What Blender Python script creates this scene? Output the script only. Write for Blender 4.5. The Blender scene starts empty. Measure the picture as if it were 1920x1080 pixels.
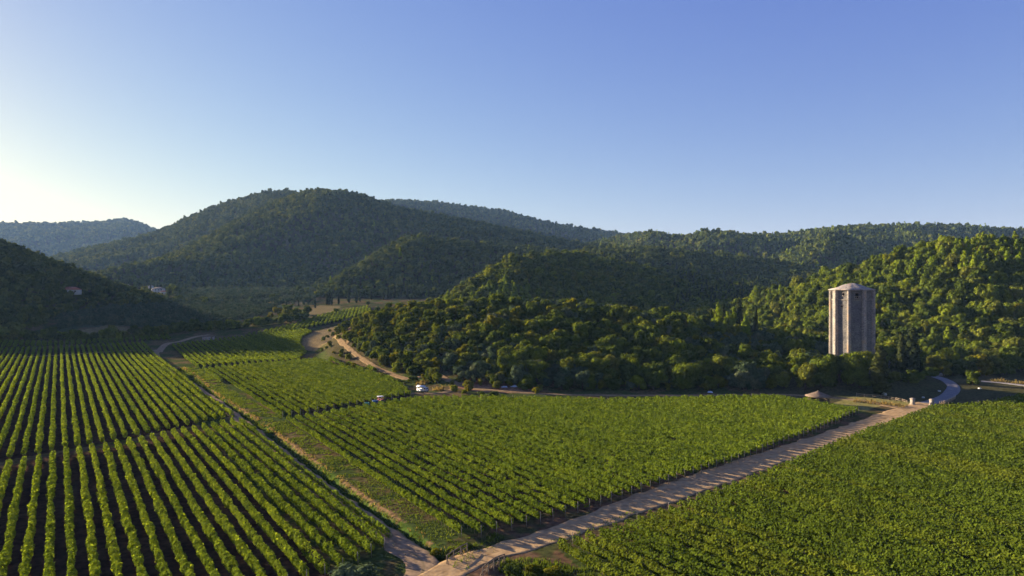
import bpy, math, random
import numpy as np
from mathutils import Vector, Matrix

# ------------------------------------------------------------------ camera, sky, sun, exposure
sc = bpy.context.scene
CAMH, HOR, F = 36.0, 530.0, 1280.0
HAZE = 4.8e-5
cd = bpy.data.cameras.new('camera'); cam = bpy.data.objects.new('camera', cd)
sc.collection.objects.link(cam); sc.camera = cam
cam.location = (0, 0, CAMH); cam.rotation_euler = (math.pi/2, 0, 0)
cd.sensor_width = 36; cd.lens = 36*F/1920; cd.shift_y = -(540-HOR)/1920
cd.clip_start = 1; cd.clip_end = 20000

AZ, EL = math.radians(-58), math.radians(11.2)
SUN = Vector((math.sin(AZ)*math.cos(EL), math.cos(AZ)*math.cos(EL), math.sin(EL)))
w = bpy.data.worlds.new('World'); sc.world = w; w.use_nodes = True
nt = w.node_tree; nt.nodes.clear()
sky = nt.nodes.new('ShaderNodeTexSky'); sky.sky_type = 'NISHITA'; sky.sun_disc = False
sky.sun_elevation = EL; sky.sun_rotation = AZ
sky.air_density = 1.0; sky.dust_density = 0.3; sky.ozone_density = 3.0; sky.altitude = 50
bg = nt.nodes.new('ShaderNodeBackground'); bg.inputs[1].default_value = 0.053
out = nt.nodes.new('ShaderNodeOutputWorld')
# the camera's response to the sky: white balance, and blue that rolls off where the sky is bright
sep = nt.nodes.new('ShaderNodeSeparateColor'); com = nt.nodes.new('ShaderNodeCombineColor'); nt.links.new(sky.outputs[0], sep.inputs[0])
for k_, (g_, p_) in enumerate(((.92, 1.0), (.775, .96), (2.08, .35))):
    a_ = nt.nodes.new('ShaderNodeMath'); a_.operation = 'POWER'; a_.inputs[1].default_value = p_
    b_ = nt.nodes.new('ShaderNodeMath'); b_.operation = 'MULTIPLY'; b_.inputs[1].default_value = g_
    nt.links.new(sep.outputs[k_], a_.inputs[0]); nt.links.new(a_.outputs[0], b_.inputs[0]); nt.links.new(b_.outputs[0], com.inputs[k_])
nt.links.new(com.outputs[0], bg.inputs[0]); nt.links.new(bg.outputs[0], out.inputs[0])
ld = bpy.data.lights.new('sun', 'SUN'); lo = bpy.data.objects.new('sun', ld); sc.collection.objects.link(lo)
ld.energy = 5.0; ld.angle = math.radians(0.5); ld.color = (1.0, 0.83, 0.60)
lo.rotation_euler = SUN.to_track_quat('Z', 'Y').to_euler()
vs = sc.view_settings; vs.view_transform = 'Standard'; vs.look = 'None'; vs.gamma = 1; vs.exposure = 2.0
sc.cycles.use_denoising = True; sc.cycles.use_adaptive_sampling = False; sc.cycles.denoising_prefilter = 'ACCURATE'
sc.cycles.volume_bounces = 0; sc.cycles.max_bounces = 6; sc.cycles.diffuse_bounces = 3
sc.cycles.transmission_bounces = 4; sc.cycles.transparent_max_bounces = 4
sc.cycles.use_light_tree = False

# ------------------------------------------------------------------ numeric helpers
rs = np.random.RandomState(7)
def _h(ix, iy, s):
    n = (ix.astype(np.int64)*374761393 + iy.astype(np.int64)*668265263 + s*974711) & 0x7fffffff
    n = ((n ^ (n >> 13))*1274126177) & 0x7fffffff
    return ((n ^ (n >> 16)) & 0xffff)/65535.0
def vnoise(x, y, s=0):
    x = np.asarray(x, float); y = np.asarray(y, float)
    ix = np.floor(x); iy = np.floor(y); fx = x-ix; fy = y-iy
    fx = fx*fx*(3-2*fx); fy = fy*fy*(3-2*fy)
    a = _h(ix, iy, s); b = _h(ix+1, iy, s); c = _h(ix, iy+1, s); d = _h(ix+1, iy+1, s)
    return (a*(1-fx)+b*fx)*(1-fy)+(c*(1-fx)+d*fx)*fy
def fbm(x, y, s=0, o=4):
    t = 0; a = 1; n = 0
    for k in range(o):
        t = t+a*vnoise(x*2**k, y*2**k, s+k*17); n += a; a *= .5
    return t/n
def sstep(t):
    t = np.clip(t, 0, 1); return t*t*(3-2*t)
def in_poly(px, py, poly):
    px = np.asarray(px, float); py = np.asarray(py, float); r = np.zeros(px.shape, bool)
    n = len(poly)
    for i in range(n):
        x1, y1 = poly[i]; x2, y2 = poly[(i+1) % n]
        if y1 == y2: continue
        c = ((y1 > py) != (y2 > py)) & (px < (x2-x1)*(py-y1)/(y2-y1)+x1)
        r ^= c
    return r
def dist_line(px, py, pts):
    d = np.full(np.shape(px), 1e9)
    for (x1, y1), (x2, y2) in zip(pts[:-1], pts[1:]):
        L = (x2-x1)**2+(y2-y1)**2+1e-9
        t = np.clip(((px-x1)*(x2-x1)+(py-y1)*(y2-y1))/L, 0, 1)
        d = np.minimum(d, np.hypot(px-x1-t*(x2-x1), py-y1-t*(y2-y1)))
    return d

# ------------------------------------------------------------------ the lie of the land
# Each hill is a ridge: bearing (column of the survey picture) -> crest height, crest distance, foot distance
def valley(y):
    return np.interp(y, [0, 325, 385, 430, 480, 540, 620, 700, 800, 1000, 1400, 2000, 5000],
                        [0, 0, 2.2, 5.0, 9.0, 11.8, 14.4, 18.2, 23.0, 28, 32, 34, 36])
class Hill:
    def __init__(s, pts, tree, back, rough, conv=.5, name=''):
        # pts: (bearing column, row of the tree tops, crest distance, foot distance)
        p = np.array(pts, float); s.u = p[:, 0]
        s.zc = CAMH+(HOR-p[:, 1])/F*p[:, 2]-tree; s.dc = p[:, 2]; s.df = p[:, 3]
        s.back = back; s.rough = rough; s.conv = conv; s.name = name
    def h(s, u, y, x):
        zc = np.interp(u, s.u, s.zc); dc = np.interp(u, s.u, s.dc); df = np.interp(u, s.u, s.df)
        edge = sstep((u-s.u[0])/40)*sstep((s.u[-1]-u)/40)
        t = np.clip((y-df)/(dc-df), 0, 1)
        pf = (1-s.conv)*t+s.conv*sstep(t)
        b = sstep(1-(y-dc)/s.back)
        pr = np.where(y < dc, pf, b)
        zf = valley(df)
        h = zf+(zc-zf)*pr
        sc_ = 190 if s.back >= 250 and s.name != 'left' else 90
        n = (fbm(x/sc_, y/sc_, 3, 4)-.5)*2*s.rough*np.clip(pr*(1-pr)*4, 0, 1)*np.where(y < dc, 1, .3)
        return np.where((pr > 0) & (y > df), h*edge+valley(y)*(1-edge)+n*edge, -50)
HILLS = [
 Hill([(-1000,520,430,330),(-500,478,480,340),(-303,452,520,345),(-200,425,560,352),(-95,405,600,362),(0,447,610,385),(60,470,615,430),(120,495,625,520),(200,524,645,590),(250,541,665,620),(330,560,690,640),(400,574,700,650)], 5, 260, 3, name='left'),
 Hill([(560,565,760,735),(590,548,765,735),(640,512,800,730),(700,476,850,725),(770,439,900,720),(830,446,930,720),(950,459,950,720),(1060,468,950,720),(1150,480,950,720),(1300,510,950,720)], 7, 250, 14, name='spur'),
 Hill([(120,560,980,930),(220,514,1050,930),(260,500,1100,930),(330,472,1200,940),(400,434,1300,940),(450,407,1350,940),(500,384,1420,940),(540,366,1480,940),(590,352,1500,940),(640,354,1500,950),(680,362,1500,950),(740,385,1500,950),(850,405,1500,950),(950,426,1500,950),(1060,447,1500,950),(1200,475,1500,950),(1400,510,1500,950)], 8, 420, 46, name='main'),
 Hill([(-60,540,1750,1400),(60,498,1800,1350),(100,479,1800,1350),(170,462,1800,1350),(240,447,1850,1350),(300,430,1900,1350),(350,406,1900,1350),(400,386,1900,1350),(450,370,1900,1350),(500,357,1900,1350),(540,356,1900,1350),(600,366,1900,1350),(700,400,1900,1350)], 8, 420, 34, name='shoulder'),
 Hill([(560,430,2600,1900),(650,388,2600,1900),(730,374,2600,1900),(800,377,2600,1900),(870,385,2600,1900),(950,396,2600,1900),(1010,412,2500,1900),(1080,425,2500,1900),(1170,438,2500,1800),(1300,460,2400,1800),(1500,490,2400,1800)], 8, 500, 50, name='far_mid'),
 Hill([(1020,480,1550,950),(1100,455,1550,950),(1170,439,1550,950),(1220,433,1550,950),(1260,440,1550,950),(1290,443,1500,950),(1380,440,1500,930),(1480,436,1500,930),(1540,427,1500,930),(1600,422,1500,930),(1700,419,1500,930),(1800,420,1500,930),(1900,428,1500,930),(2000,435,1500,930),(2600,430,1500,930)], 8, 400, 60, name='right_far'),
 Hill([(1400,520,1080,820),(1450,480,1080,820),(1500,456,1100,820),(1550,430,1120,820),(1590,440,1120,830),(1640,468,1100,830),(1700,500,1100,840)], 8, 160, 16, name='right_spur'),
 Hill([(1040,480,900,660),(1100,462,900,650),(1200,460,900,640),(1300,468,900,640),(1400,480,880,640),(1500,495,860,640),(1620,520,860,640),(1800,520,860,640)], 7, 180, 10, name='dark_slope'),
 Hill([(790,568,500,430),(830,556,515,430),(870,525,540,430),(920,494,570,432),(960,475,600,440),(1040,466,650,475),(1100,472,690,505),(1160,484,715,525),(1250,508,740,545),(1330,533,735,545),(1420,556,715,540),(1520,590,690,530)], 9, 130, 5, name='mid'),
 Hill([(590,640,330,300),(620,616,345,292),(660,592,350,282),(700,573,350,268),(760,563,345,252),(850,558,340,236),(950,560,335,229),(1050,565,330,226),(1150,573,325,226),(1250,586,320,226),(1330,598,318,226),(1450,622,312,228),(1540,645,305,234),(1620,675,300,250)], 5.5, 70, 2.5, .3, name='grove'),
 Hill([(1270,602,530,450),(1340,577,515,425),(1400,562,495,395),(1450,547,475,372),(1500,530,458,350),(1560,507,442,328),(1640,487,425,312),(1720,463,410,300),(1790,448,398,290),(1850,446,392,282),(1920,452,385,272),(2050,430,375,265),(2300,420,360,255),(2700,440,350,250)], 7, 110, 3.5, .25, name='right'),
 Hill([(-700,440,4000,2700),(-300,428,4000,2700),(0,421,4000,2700),(100,420,4000,2700),(190,418,4000,2700),(235,412,4000,2700),(260,418,4000,2700),(300,436,4000,2700),(350,452,4000,2700),(500,470,4000,2700)], 6, 600, 40, name='pale'),
]
TOWER = (120.6, 242.0)
def base_h(x, y):
    x = np.asarray(x, float); y = np.asarray(y, float)
    u = 960+F*x/np.maximum(y, 1)
    z = valley(y)
    for hl in HILLS: z = np.maximum(z, hl.h(u, y, x))
    d = np.hypot((x-TOWER[0])/26, (y-TOWER[1])/20)
    z = np.maximum(z, 4.5*sstep(1.35-d))
    return z
def G(px, py, n=5000, lo=45, hi=1600):
    d = np.exp(np.linspace(math.log(lo), math.log(hi), n))
    x = (px-960)/F*d
    z = CAMH+(HOR-py)/F*d
    hit = np.nonzero(z <= base_h(x, d))[0]
    k = hit[0] if len(hit) else n-1
    return (float(x[k]), float(d[k]))
def flat(px, py):           # the same on the level valley floor
    d = CAMH*F/(py-HOR); return ((px-960)/F*d, d)
def L(*pts): return [flat(*p) if p[1] > 645 else G(*p) for p in pts]

DITCH = L((330,690),(360,712),(393,742),(440,772),(480,801),(520,832),(567,868),(617,905),(660,938),(700,966),(750,1003),(795,1040))+[(-9.8,89.8),(-4.7,87.4),(1,84.8),(9,80),(16,73),(24,60)]
TRACK = L((296,660),(293,668),(307,681),(329,698),(367,726),(410,756),(447,785),(500,828),(560,877),(613,920),(657,955),(705,990),(750,1025),(795,1060))+[(-12.5, 80), (-19, 73), (-30, 62)]
ROAD = [(-13.5,78.5)]+L((848,1066),(900,1046),(950,1030),(1020,1008),(1107,977),(1190,947),(1280,915),(1380,880),(1480,847),(1580,813),(1640,793),(1690,773),(1738,756))
def ditch_cut(x, y):
    d = dist_line(x, y, DITCH)
    b = np.hypot(x+4.7, y-87.6)             # the bridge deck and two field crossings carry the ground over it
    c1 = np.hypot(x-flat(354,703)[0], y-flat(354,703)[1]); c2 = np.hypot(x-flat(492,811)[0], y-flat(492,811)[1])
    keep = sstep((b-2.6)/1.6)*sstep((c1-3)/3)*sstep((c2-1.5)/2)*np.where(x > -3.0, .3, 1.0)
    return -1.5*sstep((2.6-d)/1.7)*keep
def H(x, y):
    x = np.asarray(x, float); y = np.asarray(y, float)
    z = base_h(x, y)
    m = (y < 330) & (x < 40)
    return z+np.where(m, ditch_cut(x, y), 0)+(fbm(x/6, y/6, 51, 3)-.5)*.25

# ------------------------------------------------------------------ object helpers
COL = sc.collection
def tag(o, label=None, cat=None, group=None, kind=None):
    if label: o['label'] = label
    if cat: o['category'] = cat
    if group: o['group'] = group
    if kind: o['kind'] = kind
    return o
def mesh(name, V, faces, mat, smooth=False, col=None, sizes=None):
    """faces: (n,k) int array, or a flat index array with sizes"""
    me = bpy.data.meshes.new(name); V = np.asarray(V, np.float32)
    if sizes is None:
        faces = np.asarray(faces, np.int32); n, k = faces.shape; sizes = np.full(n, k, np.int32); idx = faces.ravel()
    else:
        idx = np.asarray(faces, np.int32); sizes = np.asarray(sizes, np.int32); n = len(sizes)
    me.vertices.add(len(V)); me.vertices.foreach_set('co', V.ravel())
    me.loops.add(len(idx)); me.loops.foreach_set('vertex_index', idx)
    me.polygons.add(n)
    st = np.zeros(n, np.int32); st[1:] = np.cumsum(sizes)[:-1]
    me.polygons.foreach_set('loop_start', st)
    try: me.polygons.foreach_set('loop_total', sizes)
    except Exception: pass
    if smooth: me.polygons.foreach_set('use_smooth', np.ones(n, bool))
    if col is not None:
        a = me.color_attributes.new('Col', 'FLOAT_COLOR', 'POINT')
        c = np.ones((len(V), 4), np.float32); c[:, :3] = col; a.data.foreach_set('color', c.ravel())
    if mat is not None: me.materials.append(mat)
    me.update(); me.validate()
    return me
def link(name, me, parent=None, loc=None, rz=0):
    o = bpy.data.objects.new(name, me); COL.objects.link(o)
    if parent is not None: o.parent = parent
    if loc is not None: o.location = loc
    if rz: o.rotation_euler = (0, 0, rz)
    return o
def empty(name, loc=(0,0,0), rz=0):
    o = bpy.data.objects.new(name, None); COL.objects.link(o); o.location = loc; o.rotation_euler = (0,0,rz)
    o.empty_display_size = .3
    return o
class MB:
    """collects shapes for ONE mesh"""
    def __init__(s): s.V = []; s.F = []; s.S = []; s.n = 0
    def add(s, V, F):
        for f in F: s.F += [i+s.n for i in f]; s.S.append(len(f))
        s.V += [tuple(v) for v in V]; s.n += len(V); return s
    def box(s, c, d, rz=0, bev=0.0, M=None):
        x, y, z = d[0]/2, d[1]/2, d[2]/2
        if bev > 0:
            b = bev; V = []; F = []
            ring = lambda k, zz: [(x-k-b, -y+k, zz),(x-k, -y+k+b, zz),(x-k, y-k-b, zz),(x-k-b, y-k, zz),(-x+k+b, y-k, zz),(-x+k, y-k-b, zz),(-x+k, -y+k+b, zz),(-x+k+b, -y+k, zz)]
            for k, zz in ((b, -z), (0, -z+b), (0, z-b), (b, z)): V += ring(k, zz)
            for r in range(3):
                for i in range(8): j = (i+1) % 8; F.append((r*8+i, r*8+j, r*8+8+j, r*8+8+i))
            F.append(tuple(range(7, -1, -1))); F.append(tuple(range(24, 32)))
        else:
            V = [(-x,-y,-z),(x,-y,-z),(x,y,-z),(-x,y,-z),(-x,-y,z),(x,-y,z),(x,y,z),(-x,y,z)]
            F = [(3,2,1,0),(4,5,6,7),(0,1,5,4),(1,2,6,5),(2,3,7,6),(3,0,4,7)]
        R = Matrix.Translation(c) @ (M if M is not None else Matrix.Rotation(rz, 4, 'Z'))
        return s.add([R @ Vector(v) for v in V], F)
    def bar(s, a, b, wx, wy=None, n=4, taper=1.0):
        a = Vector(a); b = Vector(b); wy = wy or wx; d = (b-a).normalized()
        q = d.to_track_quat('Z', 'Y').to_matrix(); V = []
        for p, k in ((a, 1), (b, taper)):
            for i in range(n):
                t = 2*math.pi*(i+.5)/n; r = 1/math.cos(math.pi/n) if n == 4 else 1
                V.append(p+q @ Vector((math.cos(t)*wx/2*k*r, math.sin(t)*wy/2*k*r, 0)))
        F = [(i, (i+1) % n, n+(i+1) % n, n+i) for i in range(n)]+[tuple(range(n-1,-1,-1)), tuple(range(n, 2*n))]
        return s.add(V, F)
    def lathe(s, prof, n=24, c=(0,0,0), ph=0):
        V = []; F = []
        for r, z in prof:
            for i in range(n):
                t = 2*math.pi*i/n+ph; V.append((c[0]+r*math.cos(t), c[1]+r*math.sin(t), c[2]+z))
        for k in range(len(prof)-1):
            for i in range(n): j = (i+1) % n; F.append((k*n+i, k*n+j, k*n+n+j, k*n+n+i))
        F.append(tuple(range(n-1,-1,-1))); m = (len(prof)-1)*n; F.append(tuple(range(m, m+n)))
        return s.add(V, F)
    def prism(s, poly, z0, z1):
        n = len(poly); V = [(x,y,z0) for x,y in poly]+[(x,y,z1) for x,y in poly]
        return s.add(V, [(i,(i+1)%n,n+(i+1)%n,n+i) for i in range(n)]+[tuple(range(n-1,-1,-1)), tuple(range(n,2*n))])
    def me(s, name, mat, smooth=False): return mesh(name, s.V, s.F, mat, smooth, sizes=s.S)
    def obj(s, name, mat, parent=None, loc=None, rz=0, smooth=False): return link(name, s.me(name, mat, smooth), parent, loc, rz)

# ------------------------------------------------------------------ materials
def newmat(name):
    m = bpy.data.materials.new(name); m.use_nodes = True; n = m.node_tree; n.nodes.clear()
    o = n.nodes.new('ShaderNodeOutputMaterial'); return m, n, o
def N(n, t, **k):
    x = n.nodes.new('ShaderNode'+t)
    for a, b in k.items():
        if a.startswith('i_'): x.inputs[a[2:].replace('_', ' ')].default_value = b
        else: setattr(x, a, b)
    return x
def ramp(n, pts, src):
    r = N(n, 'ValToRGB'); e = r.color_ramp.elements
    while len(e) < len(pts): e.new(.5)
    for el, (p, c) in zip(e, pts): el.position = p; el.color = (*c, 1)
    n.links.new(src, r.inputs[0]); return r.outputs[0]
def mix(n, a, b, f, mode='MIX'):
    m = N(n, 'Mix', data_type='RGBA', blend_type=mode)
    for v, s in ((f, 0), (a, 6), (b, 7)):
        if hasattr(v, 'is_linked') or hasattr(v, 'links'): n.links.new(v, m.inputs[s])
        else: m.inputs[s].default_value = v if s == 0 else (*v, 1)
    return m.outputs[2]
def leafmat(name, cols, trans=.35, nscale=.35, tint=(1.25,1.1,.5), gloss=.0):
    """cols: ramp over a per-plant random number; mottled in space"""
    m, n, o = newmat(name)
    oi = N(n, 'ObjectInfo'); g = N(n, 'NewGeometry')
    c = ramp(n, cols, oi.outputs['Random'])
    no = N(n, 'TexNoise'); no.inputs['Scale'].default_value = nscale; no.inputs['Detail'].default_value = 3
    n.links.new(g.outputs['Position'], no.inputs['Vector'])
    v = ramp(n, [(.3, (.72,.75,.75)), (.7, (1.3,1.25,1.2))], no.outputs[0])
    c = mix(n, c, v, 1.0, 'MULTIPLY')
    r2 = ramp(n, [(0, (.75,.8,.8)), (1, (1.25,1.2,1.2))], g.outputs['Random Per Island'])
    c = mix(n, c, r2, 1.0, 'MULTIPLY')
    d = N(n, 'BsdfDiffuse'); t = N(n, 'BsdfTranslucent'); ms = N(n, 'MixShader'); ms.inputs[0].default_value = trans
    n.links.new(c, d.inputs[0]); n.links.new(mix(n, c, tint, 1.0, 'MULTIPLY'), t.inputs[0])
    n.links.new(d.outputs[0], ms.inputs[1]); n.links.new(t.outputs[0], ms.inputs[2]); sh = ms.outputs[0]
    if gloss:
        gl = N(n, 'BsdfGlossy'); gl.inputs['Roughness'].default_value = .45; m2 = N(n, 'MixShader'); m2.inputs[0].default_value = gloss
        n.links.new(sh, m2.inputs[1]); n.links.new(gl.outputs[0], m2.inputs[2]); sh = m2.outputs[0]
    n.links.new(sh, o.inputs[0]); return m
def solid(name, cols, scale=3.0, rough=.85, detail=4, bump=0.0, coord='Object', metal=0, stretch=(1,1,1), attr=False, lo=.35, hi=.65):
    m, n, o = newmat(name)
    tc = N(n, 'TexCoord'); mp = N(n, 'Mapping'); mp.inputs['Scale'].default_value = stretch
    n.links.new(tc.outputs[coord], mp.inputs[0])
    no = N(n, 'TexNoise'); no.inputs['Scale'].default_value = scale; no.inputs['Detail'].default_value = detail
    n.links.new(mp.outputs[0], no.inputs['Vector'])
    k = len(cols); c = ramp(n, [(lo+(hi-lo)*i/max(1,k-1), q) for i, q in enumerate(cols)], no.outputs[0])
    if attr:
        at = N(n, 'Attribute', attribute_name='Col'); c = mix(n, at.outputs['Color'], c, 1.0, 'MULTIPLY')
    b = N(n, 'BsdfPrincipled'); b.inputs['Roughness'].default_value = rough; b.inputs['Specular IOR Level'].default_value = .5 if rough < .85 else 0; b.inputs['Metallic'].default_value = metal
    n.links.new(c, b.inputs['Base Color'])
    if bump:
        bp = N(n, 'Bump'); bp.inputs['Strength'].default_value = bump; bp.inputs['Distance'].default_value = .1
        n.links.new(no.outputs[0], bp.inputs['Height']); n.links.new(bp.outputs[0], b.inputs['Normal'])
    n.links.new(b.outputs[0], o.inputs[0]); return m
def stonemat(name, cols, sx, sy, mortar, scale=1.0, warm=None):
    """coursed rubble stone from a brick pattern over an unrolled coordinate"""
    m, n, o = newmat(name)
    uv = N(n, 'UVMap'); b = N(n, 'TexBrick'); b.offset = .5; b.squash = 1
    b.inputs['Scale'].default_value = scale; b.inputs['Brick Width'].default_value = sx; b.inputs['Row Height'].default_value = sy
    b.inputs['Mortar Size'].default_value = .03; b.inputs['Bias'].default_value = -.1
    b.inputs['Color1'].default_value = (*cols[0], 1); b.inputs['Color2'].default_value = (*cols[1], 1); b.inputs['Mortar'].default_value = (*mortar, 1)
    no = N(n, 'TexNoise'); no.inputs['Scale'].default_value = .35; no.inputs['Detail'].default_value = 6
    tc = N(n, 'TexCoord'); n.links.new(tc.outputs['Object'], no.inputs['Vector'])
    n2 = N(n, 'TexNoise'); n2.inputs['Scale'].default_value = 2.6; n2.inputs['Detail'].default_value = 4
    n.links.new(tc.outputs['Object'], n2.inputs['Vector'])
    dist = N(n, 'VectorMath', operation='SCALE'); dist.inputs['Scale'].default_value = .35
    n.links.new(n2.outputs['Color'], dist.inputs[0]); ad = N(n, 'VectorMath', operation='ADD')
    n.links.new(uv.outputs[0], ad.inputs[0]); n.links.new(dist.outputs[0], ad.inputs[1]); n.links.new(ad.outputs[0], b.inputs['Vector'])
    c = mix(n, b.outputs['Color'], ramp(n, [(.3, (.62,.6,.6)), (.5, (1,1,1)), (.72, (1.35,1.3,1.25))], n2.outputs[0]), 1.0, 'MULTIPLY')
    c = mix(n, c, ramp(n, [(.35, (.8,.78,.8)), (.6, (1.1,1.05,1.0))], no.outputs[0]), 1.0, 'MULTIPLY')
    if warm: 
        f = ramp(n, [(.55, (0,0,0)), (.68, (1,1,1))], no.outputs[0]); c = mix(n, c, warm, f)
    p = N(n, 'BsdfPrincipled'); p.inputs['Roughness'].default_value = .95; p.inputs['Specular IOR Level'].default_value = 0; n.links.new(c, p.inputs['Base Color'])
    bp = N(n, 'Bump'); bp.inputs['Strength'].default_value = .8; bp.inputs['Distance'].default_value = .15
    n.links.new(n2.outputs[0], bp.inputs['Height']); n.links.new(bp.outputs[0], p.inputs['Normal'])
    n.links.new(p.outputs[0], o.inputs[0]); return m

M = {}
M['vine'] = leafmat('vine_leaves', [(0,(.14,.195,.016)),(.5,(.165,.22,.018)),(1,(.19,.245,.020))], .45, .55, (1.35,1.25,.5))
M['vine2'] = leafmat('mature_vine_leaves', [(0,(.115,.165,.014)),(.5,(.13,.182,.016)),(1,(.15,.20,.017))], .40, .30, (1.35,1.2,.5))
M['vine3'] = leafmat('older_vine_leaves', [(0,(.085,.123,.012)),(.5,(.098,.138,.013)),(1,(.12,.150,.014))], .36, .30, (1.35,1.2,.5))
M['oak'] = leafmat('evergreen_leaves', [(0,(.055,.080,.014)),(.35,(.082,.112,.015)),(.6,(.105,.138,.016)),(.8,(.125,.135,.024)),(.93,(.15,.19,.016)),(1,(.18,.20,.016))], .34, .5)
M['olive'] = leafmat('olive_leaves', [(0,(.055,.085,.040)),(.5,(.072,.100,.048)),(1,(.115,.130,.065))], .22, .6, (1.1,1.05,.7))
M['pine'] = leafmat('pine_needles', [(0,(.13,.185,.016)),(.6,(.155,.21,.016)),(1,(.185,.235,.017))], .35, .5)
M['cypress'] = leafmat('cypress_needles', [(0,(.028,.040,.014)),(1,(.048,.056,.015))], .08, .8)
M['yellow'] = leafmat('yellow_green_leaves', [(0,(.12,.13,.012)),(1,(.17,.16,.012))], .40, .5)
M['far'] = leafmat('far_forest_leaves', [(0,(.048,.070,.019)),(.5,(.085,.11,.024)),(.85,(.115,.135,.028)),(1,(.16,.17,.034))], .25, .05)
M['grassleaf'] = leafmat('grass_blades', [(0,(.075,.115,.016)),(1,(.095,.135,.02))], .4, .25)
M['drygrass'] = leafmat('dry_grass_blades', [(0,(.19,.145,.05)),(1,(.24,.18,.06))], .4, .25, (1.1,1,.7))
M['bark'] = solid('bark', [(.06,.045,.03),(.12,.09,.065)], 3, .95)
M['post'] = solid('weathered_post', [(.17,.145,.115),(.30,.265,.22)], 4, .9)
M['wood'] = solid('old_timber', [(.15,.115,.08),(.27,.21,.15)], 3, .9, stretch=(1,1,.3))

# ------------------------------------------------------------------ ground
DLX = -.664   # the direction of the left-hand rows (x per metre of depth), and of the others
DMX = -.632
g = flat
LEFT_NEAR = [g(454,792), g(742,1019), g(655,1068), (-45,64), (-140,78), (-190,118), g(-60,893), g(0,879), g(110,856), g(253,831), g(353,811)]
LEFT_UP = [g(438,783), g(268,651), g(150,656), (-280,345), (-330,320), (-200,130), g(-60,880), g(0,866), g(110,846), g(253,821), g(353,800)]
MID = [g(856,1010), g(530,793), g(640,775), g(775,752), g(900,750), g(1130,755), g(1440,748), g(1520,757), g(1609,776), g(1515,816), g(1380,867), g(1290,895), g(1154,940), g(1000,985), g(900,1008)]
UPPER = [g(520,786), g(378,694), g(480,684), g(590,676), g(700,698), g(752,722), g(772,742), g(640,766)]
TOP = [g(372,690), g(322,655)]+L((400,640),(480,630),(560,618),(588,622),(566,634),(562,652),(575,664),(560,676))+[g(470,682)]
EAST = [g(1036,1037), g(1200,985), g(1400,910), g(1620,815), g(1752,768), g(1850,762), g(1920,745), g(2080,742), (190,150), (110,70), g(1200,1140), g(1119,1092)]
BAND = L((405,637),(480,627),(560,607),(620,588),(690,576),(700,590),(640,603),(575,617),(480,629))
SHADE = L((-60,660),(-60,648),(100,645),(310,632),(330,638),(262,648),(150,653))
RUST = (0.30, .15, .07)
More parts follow.
